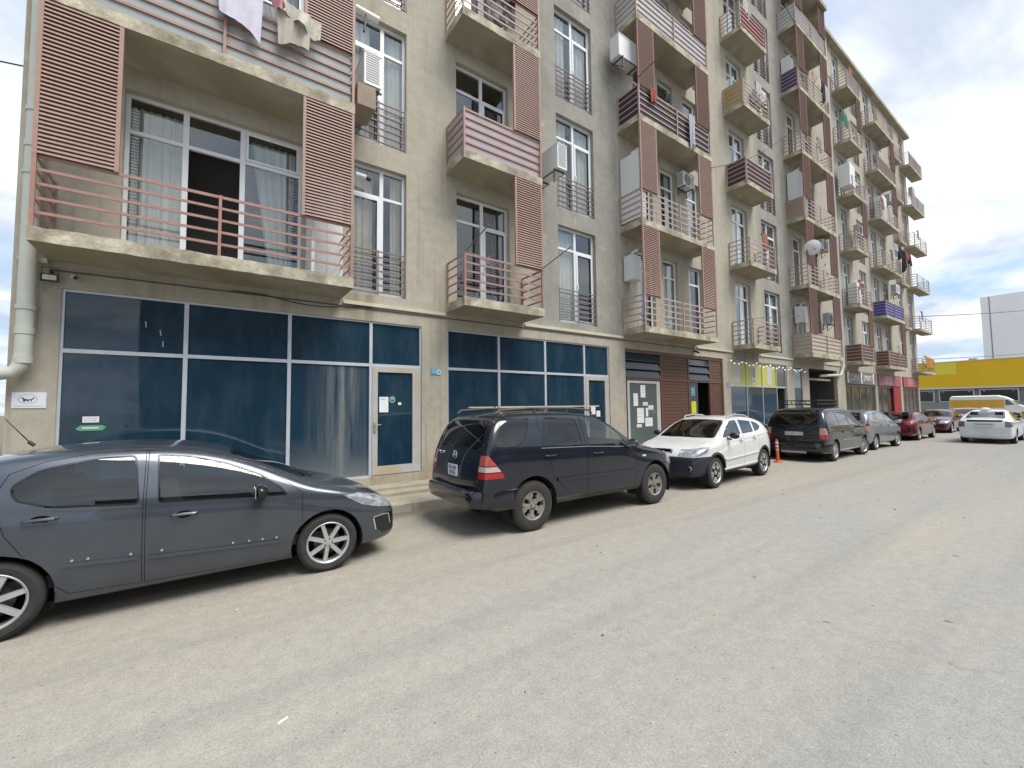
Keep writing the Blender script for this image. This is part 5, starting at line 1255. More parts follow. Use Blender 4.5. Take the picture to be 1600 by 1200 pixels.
# 5 silver grey compact MPV
spec = dict(paint=paint('silver_grey_paint', (.23, .245, .26), .6, .3, .08), hw=.89, belt=((1.2, .98), (-1.8, 1.15)), tumble=.36, xf=2.08, xr=-2.18, H=1.58, ftaper=.30, rtaper=.14, R=.30, ww=.21, rimr=.20, wstyle='10', rim=M_RIM, wb=2.5,
    cabin=(-1.6, 1.1), steer=-.1, st=van_st(2.08, -2.18, 1.58, .2, .96, .64), gap=.006,
    glass=[('side', roundpoly([(.10, 1.06), (1.05, 1.01), (.60, 1.36), (.3, 1.48), (.0, 1.49)], .03), '', M_CG, .012), ('side', roundpoly([(-.82, 1.13), (.02, 1.07), (-.06, 1.50), (-.80, 1.51)], .03), '', M_CG, .012), ('side', roundpoly([(-1.45, 1.2), (-.92, 1.16), (-.92, 1.48), (-1.15, 1.46)], .03), '', M_CGD, .012),
           ('front', roundpoly([(-.68, 1.1), (.68, 1.1), (.56, 1.48), (-.56, 1.48)], .06), 'front', M_CGV, .03), ('front', roundpoly([(-.62, 1.17), (.62, 1.17), (.56, 1.48), (-.56, 1.48)], .06), 'rear', M_CGD, .02)],
    grooves=[('side', [(.06, .3), (.86, .3), (1.0, .6), (1.08, 1.0), (.62, 1.40), (.3, 1.52), (-.02, 1.53)], [], 'both'), ('side', [(.04, .3), (-.80, .3), (-.95, .7), (-.88, 1.1), (-.86, 1.54), (-.04, 1.54)], [], 'both')],
    lamps=[('headlight', 'side', [(1.6, .80), (1.95, .76), (2.1, .62), (1.85, .62)], [((0, .45, 0), (0, -1, 0))], 'front', M_HL), ('tail_light', 'side', [(-2.3, .95), (-1.80, .98), (-1.9, 1.07), (-2.3, 1.07)], [((0, .55, 0), (0, -1, 0))], 'rear', M_RED), ('tail_light_lower', 'side', [(-2.3, .80), (-1.9, .78), (-1.81, .965), (-2.3, .94)], [((0, .55, 0), (0, -1, 0))], 'rear', M_PINK)],
    mirror=(.86, 1.08), handles=[(.16, .93), (-.7, .98)], strips=[('side_crease', [(-1.7, .93), (-.6, .86), (.95, .66)], .02, .006, None)])
spec['strips'] = [(a, b_, c, d, e or spec['paint']) for a, b_, c, d, e in spec['strips']]
car5 = car('compact_minivan', 'silver grey compact minivan parked in front of the black minivan', (22.62, 6.20, 0), radians(-2.2), spec)

# saloons / hatchbacks seen small
def sedan(col, name, label, loc, rz, H=1.40, hw=.88, xf=2.2, xr=-2.3, wb=2.68, rl=M_RED, extra=None, fast=False):
    dk = H - 1.40
    s_ = st([(xf - .08, .52, xf - .07, .36, .07), (xf - .09, .62, xf - .08, .22, .07), (xf - .25, .74, xf - .16, .18, .05, .01), (xf - .6, .84, xf - .6, .17, .02, .03), (xf - 1.0, .90, xf - 1.0, .17, 0, .04), (xf - 1.2, .95, xf - 1.18, .17, .02, .04),
        (xf - 1.6, 1.17 + dk / 2, xf - 1.6, .17, .04, .04), (xf - 2.0, 1.33 + dk, xf - 2.0, .17, .02, .04), (xf - 2.4, 1.38 + dk, xf - 2.4, .17, 0, .03), (-.75, 1.36 + dk, -.75, .17, 0, .03), (-1.15, (1.29 if fast else 1.27) + dk, -1.15, .17, 0, .03)] +
        ([(-1.6, 1.15 + dk, -1.6, .18, -.01, .03), (-1.95, 1.05 + dk * .7, -1.95, .2, -.02, .02), (xr + .09, 1.03, xr + .12, .22, -.03, .01), (xr + .06, .86, xr + .09, .26, -.04)] if fast else
         [(-1.55, 1.08, -1.5, .18, -.01, .03), (-1.75, .99, -1.75, .19, -.01, .03), (-2.05, .97, -2.0, .2, -.02, .02), (xr + .09, .92, xr + .12, .24, -.04, .01), (xr + .06, .78, xr + .09, .27, -.05)]) + [(xr + .05, .60, xr + .05, .36, -.05)])
    sp = dict(gn=.04 if fast else .3, paint=paint(col[0], col[1], col[2], .28, .12), hw=hw, belt=((1.0, .92), (-2.0, .98)), tumble=.54 if fast else .44, xf=xf, xr=xr, H=H, ftaper=.28, rtaper=.14, R=.315, ww=.21, rimr=.21, wstyle='10', rim=M_RIM, wb=wb, cabin=(-1.3, 1.0), st=s_, gap=.006,
        glass=[('side', roundpoly([(-.02, .97), (.88, .94), (.5, 1.16), (.2, 1.28 + dk), (-.1, 1.31 + dk)], .03), '', M_CG, .012), ('side', roundpoly([(-.92, 1.0), (-.10, .97), (-.17, 1.31 + dk), (-.72, 1.28 + dk), (-1.0, 1.18 + dk)], .04), '', M_CG, .012),
               ('front', roundpoly([(-.64, 1.0), (.64, 1.0), (.52, 1.30 + dk), (-.52, 1.30 + dk)], .06), 'front', M_CGV, .03)] +
              ([('front', roundpoly([(-.60, 1.12), (.60, 1.12), (.52, 1.32 + dk), (-.52, 1.32 + dk)], .05), 'rear', M_CG, .02), ('front', roundpoly([(-.52, .955), (.52, .955), (.55, 1.045), (-.55, 1.045)], .03), 'rear', M_CGD, .02)] if fast else [('front', roundpoly([(-.55, 1.04), (.55, 1.04), (.45, 1.27 + dk), (-.45, 1.27 + dk)], .05), 'rear', M_CGD, .02)]),
        grooves=[('side', [(-.06, .28), (.84, .28), (.95, .55), (.95, .95), (.52, 1.20), (.2, 1.33 + dk), (-.14, 1.345 + dk)], [], 'both'), ('side', [(-.08, .28), (-.85, .28), (-.98, .6), (-1.1, 1.0), (-1.04, 1.2 + dk), (-.74, 1.32 + dk), (-.16, 1.345 + dk)], [], 'both')],
        lamps=[('headlight', 'side', [(1.6, .80), (1.8, .79), (2.02, .72), (2.3, .62), (2.3, .56), (1.9, .62)], [((0, .42, 0), (0, -1, 0))], 'front', M_HL), ('tail_light', 'side', [(xr - .1, .76 if not fast else .70), (xr + .3, .78), (xr + .34, .93), (xr - .1, .93 if not fast else 1.02)], [((0, .52 if not fast else .6, 0), (0, -1, 0))], 'rear', rl)],
        mirror=(.66, .985), handles=[(.06, .82), (-.8, .84)])
    r = car(name, label, loc, rz, sp); return r, sp
RED1 = ('dark_red_paint', (.115, .006, .012), .4)
sedan(RED1, 'saloon_car', 'dark red saloon parked past the silver minivan, its tail towards us', (29.55, 6.28, 0), radians(-1), H=1.38)
sedan(('maroon_paint', (.07, .006, .012), .4), 'saloon_car', 'maroon car facing us beyond the dark red saloon', (37.5, 6.38, 0), pi, H=1.40)
sedan(('bright_red_paint', (.26, .008, .015), .3), 'saloon_car', 'bright red car with pale windscreen at the far end of the parked row', (45.2, 6.1, 0), pi, H=1.42)
r5, spp = sedan(('pearl_white_paint', (.70, .73, .75), .0), 'liftback_car', 'white liftback driving away down the right side of the road', (30.0, 3.27, 0), radians(0), H=1.49, hw=.865, xf=2.2, xr=-2.22, wb=2.6, rl=mat('smoked_lamp', (.14, .12, .12), .15, coat=.8, var=.3, vs=12), fast=True)
b = MB(); b.lathe([(0, .08), (.1, .07), (.17, .03), (.18, 0)], (-.75, .1, 1.50), 'z', 16); b.build('roof_aerial_pod', spp['paint'], r5, smooth=True)
b = MB(); b.tube([(-2.19, -.62, 1.10), (-2.23, -.3, 1.135), (-2.24, 0, 1.14), (-2.23, .3, 1.135), (-2.19, .62, 1.10)], [.016, .022, .024, .022, .016], seg=8); b.build('spoiler', spp['paint'], r5, smooth=True)
b = MB(); b.box(-2.275, -2.26, -.26, .26, .73, .83); b.build('licence_plate', M_PLATE, r5)
b = MB(); b.box(-2.27, -2.2, -.3, .3, .86, .885); b.build('plate_garnish', M_GREY, r5)
sedan(RED1, 'hatchback_car', 'dark red car half on the pavement between the crossover and black minivan', (15.75, 7.62, 0), 0, H=1.36, hw=.72, xf=1.9, xr=-1.9, wb=2.4)
sedan(('taxi_yellow_paint', (.55, .30, .01), 0), 'saloon_car', 'yellow car at the right edge, in front of the white and yellow van', (61.5, 2.55, 0), radians(-90), H=1.45)

# white and amber long van crossing at the end of the street
def big_van():
    root = empty('delivery_van', (70, 7.9, 0), radians(-90)); tag(root, 'white high roofed van with a broad amber side band at the street end', 'van')
    white = mat('van_white', (.78, .79, .74), .4, var=.06, vs=1); amber = mat('van_amber', (.68, .37, .05), .45, var=.12, vs=1.5)
    hw = 1.0; prof = [(-2.75, .35), (-2.80, 1.0), (-2.74, 2.35), (-2.6, 2.52), (.9, 2.54), (1.45, 2.36), (1.85, 2.02), (2.25, 1.52), (2.75, 1.25), (2.98, .95), (3.0, .35)]
    b = MB(); n = len(prof)
    for (y, k) in ((-hw * .86, 1), (-hw, 0), (hw, 0), (hw * .86, 1)):
        pass
    secs = [(-hw, .0), (-hw * .93, .06), (0, .10), (hw * .93, .06), (hw, .0)]
    vs = []
    for (y, e) in secs:
        for (x, z) in prof: vs.append((x, y, z if z < 2.2 else z - .1 + e))
    b.v += vs
    for i in range(len(secs) - 1):
        for j in range(n - 1): b.f.append((i * n + j, (i + 1) * n + j, (i + 1) * n + j + 1, i * n + j + 1)); b.m.append(0)
    b.f.append(tuple(range(n))); b.m.append(0); b.f.append(tuple(range((len(secs) - 1) * n, len(secs) * n))[::-1]); b.m.append(0)
    b.build('body', white, root)
    for sy in (-1, 1):
        o = MB().box(-2.74, 1.35, min(sy * hw, sy * (hw + .008)), max(sy * hw, sy * (hw + .008)), 1.18, 2.06).build('side_band', amber, root)
        MB().prism([(1.42, 1.45), (1.42, 2.02), (1.62, 2.02), (2.05, 1.5)], sy * (hw + .004), sy * (hw + .009)).build('side_window', mat('van_glass', (.12, .15, .18), .1), root)
        MB().box(-2.74, 2.4, min(sy * hw, sy * (hw + .006)), max(sy * hw, sy * (hw + .006)), .40, .62).build('sill_strip', M_CLADB, root)
    MB().quad((1.93, -.85, 1.96), (1.93, .85, 1.96), (2.29, .88, 1.53), (2.29, -.88, 1.53)).build('windscreen', mat('van_glass', (.12, .15, .18), .1), root)
    tm, rm = wheel_meshes(.35, .22, .21, '10', M_RIM)
    for x in (-1.7, 2.0):
        for sy in (-1, 1): w_ = inst('wheel', tm, root, (x, sy * (hw - .09), .35), pi if sy > 0 else 0); inst('rim', rm, w_)
big_van()
# ------------------------------------------------------------------ background buildings
def yellow_shed():
    root = empty('yellow_commercial_building', (100, 0, 0)); tag(root, 'low commercial building with a broad yellow fascia across the end of the street', 'building')
    y0, y1 = -30, 24
    MB().box(.4, 14, y0 + .2, y1 - .2, 0, 8.2).build('wall', mat('grey_cladding', (.17, .175, .17), .7, var=.1, vs=.6), root)
    f = MB(); f.box(0, 14.4, y0, y1, 4.3, 8.55)
    f.build('fascia', mat('yellow_fascia', (.72, .44, .0), .5, var=.05, vs=.4), root)
    MB().box(-.04, -.003, 14.4, 16.9, 6.4, 8.45).build('fascia_panel', mat('lemon_panel', (.70, .60, .05), .5), root)
    MB().box(-.08, .3, y0, y1, 4.02, 4.29).build('trim_band', mat('cream_trim', (.62, .58, .47), .6), root)
    fr = mat('white_window_frame', (.55, .56, .56), .5); gl = mat('dark_shed_glass', (.02, .022, .026), .15, var=.3, vs=.6)
    for yc in (19.3, 14.65, 10.0, 5.3, .6, -4.1, -8.8):
        w = MB(); w.box(.3, .42, yc - 2.05, yc + 2.05, 1.85, 3.85); o = w.build('window', fr, root)
        g_ = MB(); g_.box(.27, .3, yc - 1.9, yc + 1.9, 2.0, 3.7); g_.build('pane', gl, o)
        s_ = MB()
        for i in range(5): s_.box(.25, .268, yc - 1.9, yc + 1.9, 2.2 + i * .3, 2.24 + i * .3)
        s_.build('blind', M_DGREY, o)
        l = MB(); l.lathe([(0, .1), (.12, .06), (.13, 0)], (.2, yc - 1.5, 3.5), 'z', 8); l.lathe([(0, .1), (.12, .06), (.13, 0)], (.2, yc + 1.5, 3.5), 'z', 8); l.build('lamp', fr, o)
    for yy, w_, h_ in ((5.9, 1.6, .7), (1.0, 2.4, .9), (12.8, .9, .5)): MB().box(2.5, 3.8, yy - w_ / 2, yy + w_ / 2, 8.55, 8.55 + h_).build('roof_unit', M_GREY, root)
    MB().box(-.1, .02, y0, y1, 8.5, 8.62).build('roof_edge', mat('cream_trim', (.62, .58, .47), .6), root)
    MB().box(.1, .4, y0, y1, 0, 1.8).build('plinth', mat('plinth_grey', (.26, .26, .245), .8, var=.1, vs=1), root)
yellow_shed()
def tower():
    root = empty('concrete_tower', (190, 0, 0)); tag(root, 'plain pale concrete building with a vertical joint, far behind the yellow fascia', 'building')
    MB().box(0, 20, -30, 21.3, 0, 33.5).build('wall', mat('pale_concrete', (.86, .85, .85), .9, var=.06, vs=.15), root)
    MB().box(-.06, -.003, 19.4, 19.62, 0, 33.4).build('joint', mat('joint_grey', (.22, .21, .22), .8), root)
    MB().box(4, 9, 4, 9, 33.5, 34.7).build('roof_hatch', mat('joint_grey', (.22, .21, .22), .8), root)
tower()
# the block across the street, seen only in reflections; it also shades the street, built low to let light onto the facade
def opposite():
    root = empty('apartment_building', (0, -13.5, 0)); tag(root, 'grey block across the street, mirrored in the blue shop glass', 'building')
    w = mat('opposite_plaster', (.20, .19, .165), .9, var=.15, vs=.8)
    MB().box(-3.4, 46, -12, 0, 0, 9.4).build('wall', w, root)
    fr = mat('opposite_glass', (.26, .30, .34), .3); m_ = MB().box(0, 1.5, 0, .04, 0, 1.7).mesh('window', fr)
    for k in range(2):
        for i in range(11): inst('window', m_, root, (-1.6 + i * 4.3, .001, 1.2 + k * 3.2))
opposite()
# ------------------------------------------------------------------ things fixed to or standing on the building
b = MB(); r_ = .088; px, py = -2.14, YF - .18
b.tube([(px, py, 23.4), (px, py, 2.62)], r_, seg=16); b.tube([(px, py, 2.66), (px - .02, py, 2.5), (px - .09, py, 2.40), (px - .35, py, 2.36), (px - .6, py, 2.36)], r_, seg=16)
for z in (23, 20.5, 17.3, 14.1, 11, 7.9, 6.1, 5.2, 3.3): b.lathe([(r_, -.03), (r_ + .012, -.03), (r_ + .012, .03), (r_, .03)], (px, py, z), 'z', 16)
for z in (2.62, 3.02, 5.65): b.lathe([(r_, -.09), (r_ + .010, -.09), (r_ + .010, .0), (r_, .0)], (px, py, z), 'z', 16)
tag(b.build('drainpipe', M_PIPE, smooth=True), 'pale green drainpipe down the left corner of the apartment block', 'drainpipe')
b = MB(); px, py = 28.95, YF - .12
b.tube([(px - .1, py, 23.3), (px, py, 12), (px + .1, py, 4.6), (px, py, 3.95), (px - .5, py, 3.4)], .07, seg=10); b.tube([(px - .5, py, 3.42), (px - 3.4, py - .02, 3.28)], .07, seg=10)
for z in (7, 10, 13, 16, 19, 22): b.tube([(px - .02 + (12 - z) * .008, py, z), (px - .3, py, z)], .02, seg=5)
tag(b.build('drainpipe', M_PIPE, smooth=True), 'cream drainpipe halfway along the block, bending left above the dark passage', 'drainpipe')
def plate_sign():
    o = MB().box(-2.27, -1.94, YF - .012, YF - .001, 1.92, 2.14).build('wall_sign', mat('sign_white', (.66, .70, .74), .4)); tag(o, 'white plaque with a walking dog emblem in an oval, left of the shop glass', 'sign')
    e = MB(); n = 28
    for i in range(n):
        a0, a1 = 2 * pi * i / n, 2 * pi * (i + 1) / n; cx, cz, rx, rz = -2.12, 2.045, .092, .068; k = .93; y = YF - .0125
        e.quad((cx + rx * cos(a0), y, cz + rz * sin(a0)), (cx + rx * cos(a1), y, cz + rz * sin(a1)), (cx + rx * k * cos(a1), y, cz + rz * k * sin(a1)), (cx + rx * k * cos(a0), y, cz + rz * k * sin(a0)))
    e.box(-2.25, -1.97, y - .0, y + .0004, 1.945, 1.951); e.build('sign_border', mat('sign_grey', (.22, .22, .3), .6), o)
    d = MB(); y = YF - .0128; q = lambda P: d.prism([(-2.12 + a * .1, 2.045 + c * .1) for a, c in P], y, y - .0006)
    q([(-.42, .12), (-.20, .22), (-.12, .0), (-.3, -.02), (-.62, -.02)]) if False else None
    q([(-.68, .10), (-.45, .27), (-.36, .12), (-.45, .05)]); q([(-.46, .12), (-.36, .14), (-.20, -.05), (-.40, -.10)]); q([(-.42, -.02), (-.05, .02), (.1, -.16), (-.05, -.24), (-.40, -.16)])
    q([(.05, -.08), (.22, .0), (.46, -.02), (.42, -.13), (.1, -.17)]); q([(.38, -.05), (.46, .12), (.60, .30), (.66, .26), (.58, .05), (.44, -.10)])
    for (a, c) in ((-.42, -.34), (-.28, -.36), (.03, -.36), (.32, -.32)): q([(a, -.1), (a + .09, -.1), (a + .06, c - .06), (a - .02, c - .06)])
    d.build('emblem', mat('sign_ink_navy', (.02, .02, .05), .6), o)
plate_sign()
o = MB().box(3.93, 4.17, YF - .014, YF - .001, 2.60, 2.72).build('house_number_plate', mat('plate_blue', (.04, .30, .55), .4)); tag(o, 'small blue and white house number plate between the two shop fronts', 'sign')
MB().box(4.08, 4.168, YF - .016, YF - .0145, 2.605, 2.715).build('number_field', M_PLATE, o); text('8', .09, (4.125, YF - .019, 2.66), (pi / 2, 0, 0), mat('plate_ink', (.05, .15, .4), .6), o)
MB().box(3.95, 4.07, YF - .0155, YF - .0145, 2.65, 2.662).box(3.96, 4.05, YF - .0155, YF - .0145, 2.685, 2.693).build('lettering', M_PLATE, o)
o = MB().box(16.52, 16.74, YF - .014, YF - .001, 2.55, 2.75).build('house_number_plate', mat('plate_lilac', (.25, .25, .5), .4)); tag(o, 'small lilac plate on the pillar left of the yellow cafe front', 'sign')
b = MB(); b.box(-2.04, -1.86, YF - .10, YF - .07, 3.72, 3.83, 0); b.box(-2.02, -1.88, YF - .104, YF - .1005, 3.74, 3.81, 1); b.box(-1.96, -1.94, YF - .07, YF - .001, 3.80, 3.9, 0); b.tube([(-2.03, YF - .08, 3.78), (-2.03, YF - .08, 3.92), (-1.87, YF - .08, 3.92), (-1.87, YF - .08, 3.78)], .006, m=0, seg=5)
tag(b.build('floodlight', [M_BLACK, mat('lamp_glass', (.55, .55, .5), .3)]), 'small black floodlight beside the drainpipe under the first balcony', 'light')
b = MB(); b.tube([(-1.72, YF - .001, 3.84), (-1.72, YF - .05, 3.84)], .03, seg=12); b.tube([(-1.72, YF - .05, 3.84), (-1.68, YF - .15, 3.80)], .028, m=0, seg=12); b.tube([(-1.68, YF - .15, 3.80), (-1.675, YF - .165, 3.795)], .026, m=1, seg=12)
tag(b.build('security_camera', [M_WHITE, M_BLACK], smooth=True), 'small security camera above the left shop window', 'camera')
b = MB(); b.tube([(14.3, YF - .001, 3.82), (14.3, YF - .1, 3.80)], .03, seg=10); b.tube([(14.3, YF - .1, 3.80), (14.32, YF - .2, 3.74)], .035, seg=10)
tag(b.build('security_camera', M_BLACK), 'small dark camera under the balcony over the brown entrance', 'camera')
b = MB(); pts = [(.2 + 2.4 * i / 10, YF - .03, 3.93 - .10 * sin(pi * min(1, max(0, (i - 2) / 7)))) for i in range(11)]; b.tube(pts, .008, seg=5)
tag(b.build('cable', M_BLACK), 'loose black cable sagging above the left shop window', 'cable')
# air conditioners
def ac_mesh():
    b = MB(); b.box(0, .78, -.28, 0, 0, .54); b.box(-.01, .79, -.29, .01, .54, .56)
    b.lathe([(0, 0), (.19, 0), (.20, -.004), (.22, 0)], (.30, -.2805, .27), 'y', 28, m=1)
    for i in range(9): b.lathe([(.03 + i * .02, -.291), (.034 + i * .02, -.293), (.038 + i * .02, -.291)], (.30, 0, .27), 'y', 24, m=0)
    for i in range(10): b.box(.56, .74, -.284, -.2805, .06 + i * .042, .075 + i * .042, 2)
    for i in range(12): b.box(-.0035, 0, -.25, -.03, .05 + i * .04, .068 + i * .04, 2)
    return b.mesh('air_conditioner', [M_WHITE, M_DGREY, mat('grille_grey', (.2, .21, .21), .6)], smooth=False)
ACM = ac_mesh()
brk = MB(); brk.box(.1, .66, .006, .026, -.06, -.035)
for x in (.1, .66): brk.box(x - .015, x + .015, -.32, .03, -.03, -.002); brk.box(x - .015, x + .015, 0.0, .03, -.3, -.03); brk.tube([(x, -.28, -.03), (x, .01, -.28)], .012, seg=5)
BRK = brk.mesh('bracket', M_DGREY)
def ac(x, y, z, rz, label, s=1.0):
    o = inst('air_conditioner', ACM, None, (x, y, z), rz); tag(o, label, 'air conditioner', 'air conditioners hung on the facade'); inst('bracket', BRK, o); o.scale = (s, s, s); return o
ac(2.20, YF - .84, 8.06, pi / 2, 'air conditioner beside the second floor window right of the big balcony', 1.15)
ac(6.98, YF - .94, 7.92, pi / 2, 'air conditioner between the grey sheeted balcony and the window column to its right', 1.15)
ac(10.85, YF - .60, 12.6, pi, 'large air conditioner high on the grey wall left of the sheeted top balcony', 1.25)
ac(13.55, YF - .05, 9.75, 0, 'air conditioner inside the wide second floor balcony of the middle bay', .9)
ac(19.5, YF - .08, 15.45, 0, 'air conditioner right of the narrow balcony with the ochre side', 1.0)
ac(25.6, YF - .25, 9.85, 0, 'air conditioner inside the second floor balcony left of the drainpipe', 1.0)
ac(25.9, YF - .25, 6.0, 0, 'air conditioner in the first floor balcony left of the drainpipe', 1.0)
ac(31.4, YF - .25, 12.0, 0, 'dark fronted air conditioner in the narrow bay right of the drainpipe', 1.1)
ac(38.2, YF - .3, 9.4, 0, 'air conditioner over the blue sheeted balcony', 1.1)
ac(38.2, YF - .3, 15.9, 0, 'air conditioner in the far bay near the roof', 1.0)
# boilers and cabinets
def boiler(x, y, z, label, w=.42, h=.78, d=.34, pipes=True):
    b = MB(); b.box(0, w, -d, 0, 0, h); b.box(.012, w - .012, -d - .012, -d, .012, h - .012)
    o = tag(b.build('gas_boiler', M_WHITE, loc=(x, y, z)), label, 'boiler', 'boilers on the balconies')
    if pipes:
        p = MB()
        for i in range(4): p.tube([(.08 + i * .085, -d * .5, 0), (.08 + i * .085, -d * .5, -.35), (.08 + i * .085 + .02, -.04, -.42 - .08 * i), (.08 + i * .085 + .02, -.04, -.9)], .013, seg=6)
        p.build('pipes', M_PIPE, o)
    f = MB(); f.tube([(w * .5, -d * .5, h), (w * .5, -d * .5, h + .12), (w * .5 + .1, -d * .9, h + .2)], .045, seg=10); f.build('flue', M_WHITE, o, smooth=True)
    return o
boiler(10.5, YF - .05, 5.78, 'white gas boiler with pipes in the left corner of the first floor middle balcony')
boiler(10.46, YF - .04, 7.6, 'tall white cabinet in the left corner of the second floor middle balcony', .3, 2.1, .72, False)
boiler(22.85, YF - .05, 18.3, 'white boiler high up in the bay left of the drainpipe', .5, .8, .35)
boiler(22.9, YF - .05, 11.2, 'tall pale cabinet on the third floor balcony left of the drainpipe', .5, 2.0, .5, False)
boiler(22.95, YF - .08, 5.75, 'white boiler on the first floor balcony left of the drainpipe', .5, .8, .35)
boiler(29.5, YF - .25, 14.4, 'grey white tank box on the wall just right of the drainpipe', .9, 1.3, .5, False)
boiler(30.4, YF - .12, 7.7, 'white box in the narrow second floor bay right of the drainpipe', .8, 1.2, .4, False)
boiler(36.2, YF - .2, 13.95, 'white panel box in the fourth floor far bay', .9, 1.8, .4, False)
# satellite dish
b = MB(); b.lathe([(0, .0), (.12, .012), (.24, .045), (.34, .095), (.35, .10)], (0, 0, 0), 'y', 24); b.tube([(0, .1, -.3), (0, -.02, 0), (0, -.38, .06)], .012, m=1, seg=6); b.lathe([(0, 0), (.04, 0), (.04, .08), (0, .08)], (0, -.42, .06), 'y', 10, m=1); b.tube([(0, .06, 0), (0, .35, -.2)], .02, m=1, seg=6)
o = b.build('satellite_dish', [M_WHITE, M_GREY], smooth=True, loc=(22.75, YF - 1.05, 9.15)); o.rotation_euler = (radians(160), 0, radians(120)); tag(o, 'white satellite dish on the second floor balcony corner left of the drainpipe', 'satellite dish')
# laundry
def cloth(name, pts_top, drop, label, m, cat='laundry', seed=1, nseg=26, out=.03, group='laundry hung over the balconies', wav=.03):
    """sheet hanging from a line given by two end points; folds and uneven hem"""
    R_ = random.Random(seed); a, c = Vector(pts_top[0]), Vector(pts_top[1]); d = (c - a); b = MB(); rows = 12
    nv = Vector((-d.y, d.x, 0)); nv = Vector((0, -1, 0)) if nv.length < 1e-4 or abs(d.x) > abs(d.y) else nv.normalized()
    g_ = []
    for j in range(rows + 1):
        v = j / rows; row = []
        for i in range(nseg + 1):
            u = i / nseg; dr = drop[0] * (1 - u) + drop[1] * u
            dr *= 1 + .10 * sin(u * 4 + seed) + .03 * sin(u * 9)
            p = a + d * (u + (.5 - u) * .10 * v) + Vector((0, 0, -dr * v)) + nv * (out + wav * sin(u * 11 + seed * 2 + v) * (.25 + v) + .25 * wav * sin(u * 31 + v * 3))
            row.append(tuple(p))
        g_.append(row)
    for j in range(rows):
        for i in range(nseg): b.quad(g_[j][i], g_[j][i + 1], g_[j + 1][i + 1], g_[j + 1][i])
    # short fold over the rail
    for i in range(nseg):
        p, q = Vector(g_[0][i]), Vector(g_[0][i + 1]); s_ = -nv * .05
        b.quad(tuple(p), tuple(p + s_ + Vector((0, 0, -.12))), tuple(q + s_ + Vector((0, 0, -.12))), tuple(q))
    return tag(b.build(name, m, smooth=True, recalc=False), label, cat, group)
YB = YF - .9
cloth('towel', ((-.10, YB - .05, 8.64), (.52, YB - .05, 8.62)), (.46, .80), 'lilac white sheet hanging over the big balcony railing at the top left', mat('lilac_cloth', (.55, .53, .62), .9, var=.12, vs=5), seed=2, wav=.016)
cloth('towel', ((.50, YB - .09, 8.80), (.82, YB - .09, 8.74)), (.14, .2), 'rolled pink towel between the two hanging sheets', mat('pink_cloth', (.45, .20, .24), .9, var=.2, vs=8), seed=5, wav=.05)
cloth('towel', ((.72, YB - .06, 8.62), (1.24, YB - .06, 8.56)), (.56, .52), 'beige sheet hanging right of the lilac one on the big balcony', mat('beige_cloth', (.42, .38, .31), .9, var=.18, vs=4), seed=8, wav=.02)
cloth('towel', ((.80, YB - .12, 8.74), (1.40, YB - .12, 8.62)), (.2, .34), 'short cream towel folded over the top of the beige sheet', mat('cream_cloth', (.55, .52, .44), .9, var=.25, vs=9), seed=4, wav=.05)
# box and awning roller by the window column right of the big balcony
tag(MB().box(2.08, 2.42, YF - .84, YF - .25, 7.60, 8.02).build('plastic_crate', mat('dusty_beige', (.30, .24, .18), .9, var=.2, vs=4)), 'dusty beige box under the air conditioner right of the big balcony', 'box')
b = MB(); b.tube([(2.15, YF - .35, 9.92), (2.62, YF - .35, 9.90)], .07, seg=12); b.tube([(2.35, YF - .4, 9.84), (2.2, YF - .8, 9.1)], .022, m=1, seg=6)
tag(b.build('awning_roller', [M_WHITE, M_BLACK], smooth=True), 'white rolled awning with a dark arm over the second floor window beside the big balcony', 'awning')
b = MB(); b.tube([(2.25, YF - .1, 6.62), (2.45, YF - .12, 6.6)], .05, seg=10); b.tube([(2.45, YF - .12, 6.6), (2.55, YF - .14, 6.57)], .045, m=1, seg=10)
tag(b.build('awning_end', [M_WHITE, M_BLACK], smooth=True), 'short white tube with black end at the first floor window beside the big balcony', 'tube')
YB = YF - .87
cloth('garment', ((10.95, YB, 11.82), (11.3, YB, 11.82)), (.5, .38), 'rust coloured garment over the third floor railing of the middle bay', mat('rust_cloth', (.30, .07, .04), .9, var=.2, vs=8), seed=3)
cloth('garment', ((11.9, YB + .1, 12.15), (12.25, YB + .1, 12.15)), (.3, .3), 'black garment on a line behind the third floor middle railing', mat('black_cloth', (.015, .015, .02), .9), seed=6)
cloth('garment', ((13.0, YB - .04, 11.78), (13.35, YB - .04, 11.78)), (1.2, 1.15), 'long pale cloth hanging down the third floor middle balcony', mat('pale_cloth', (.42, .42, .47), .9, var=.2, vs=8), seed=9)
YB = YF - .84
for i, (x, w_, dr, c_, lb) in enumerate(((24.4, .4, .5, (.42, .33, .26), 'tan garment on the fifth floor balcony left of the drainpipe'), (25.0, .5, .45, (.5, .42, .34), 'cream garment on the fifth floor balcony left of the drainpipe'), (25.55, .45, 1.1, (.012, .01, .04), 'black garment on the fifth floor balcony left of the drainpipe'), (26.0, .4, 1.0, (.45, .42, .4), 'pale garment at the right end of the fifth floor balcony'))):
    cloth('garment', ((x, YB, 18.7), (x + w_, YB, 18.68)), (dr, dr * .9), lb, mat('gc%d' % i, c_, .9, var=.2, vs=8), seed=i + 11)
cloth('garment', ((26.95, YB - .35, 17.6), (27.5, YB - .45, 17.3)), (.5, .9), 'green and maroon cloth hanging beside the drainpipe', mat('green_cloth', (.03, .16, .13), .9, var=.5, vs=3, var2=(.25, .05, .08)), seed=20)
YB = YF - .72
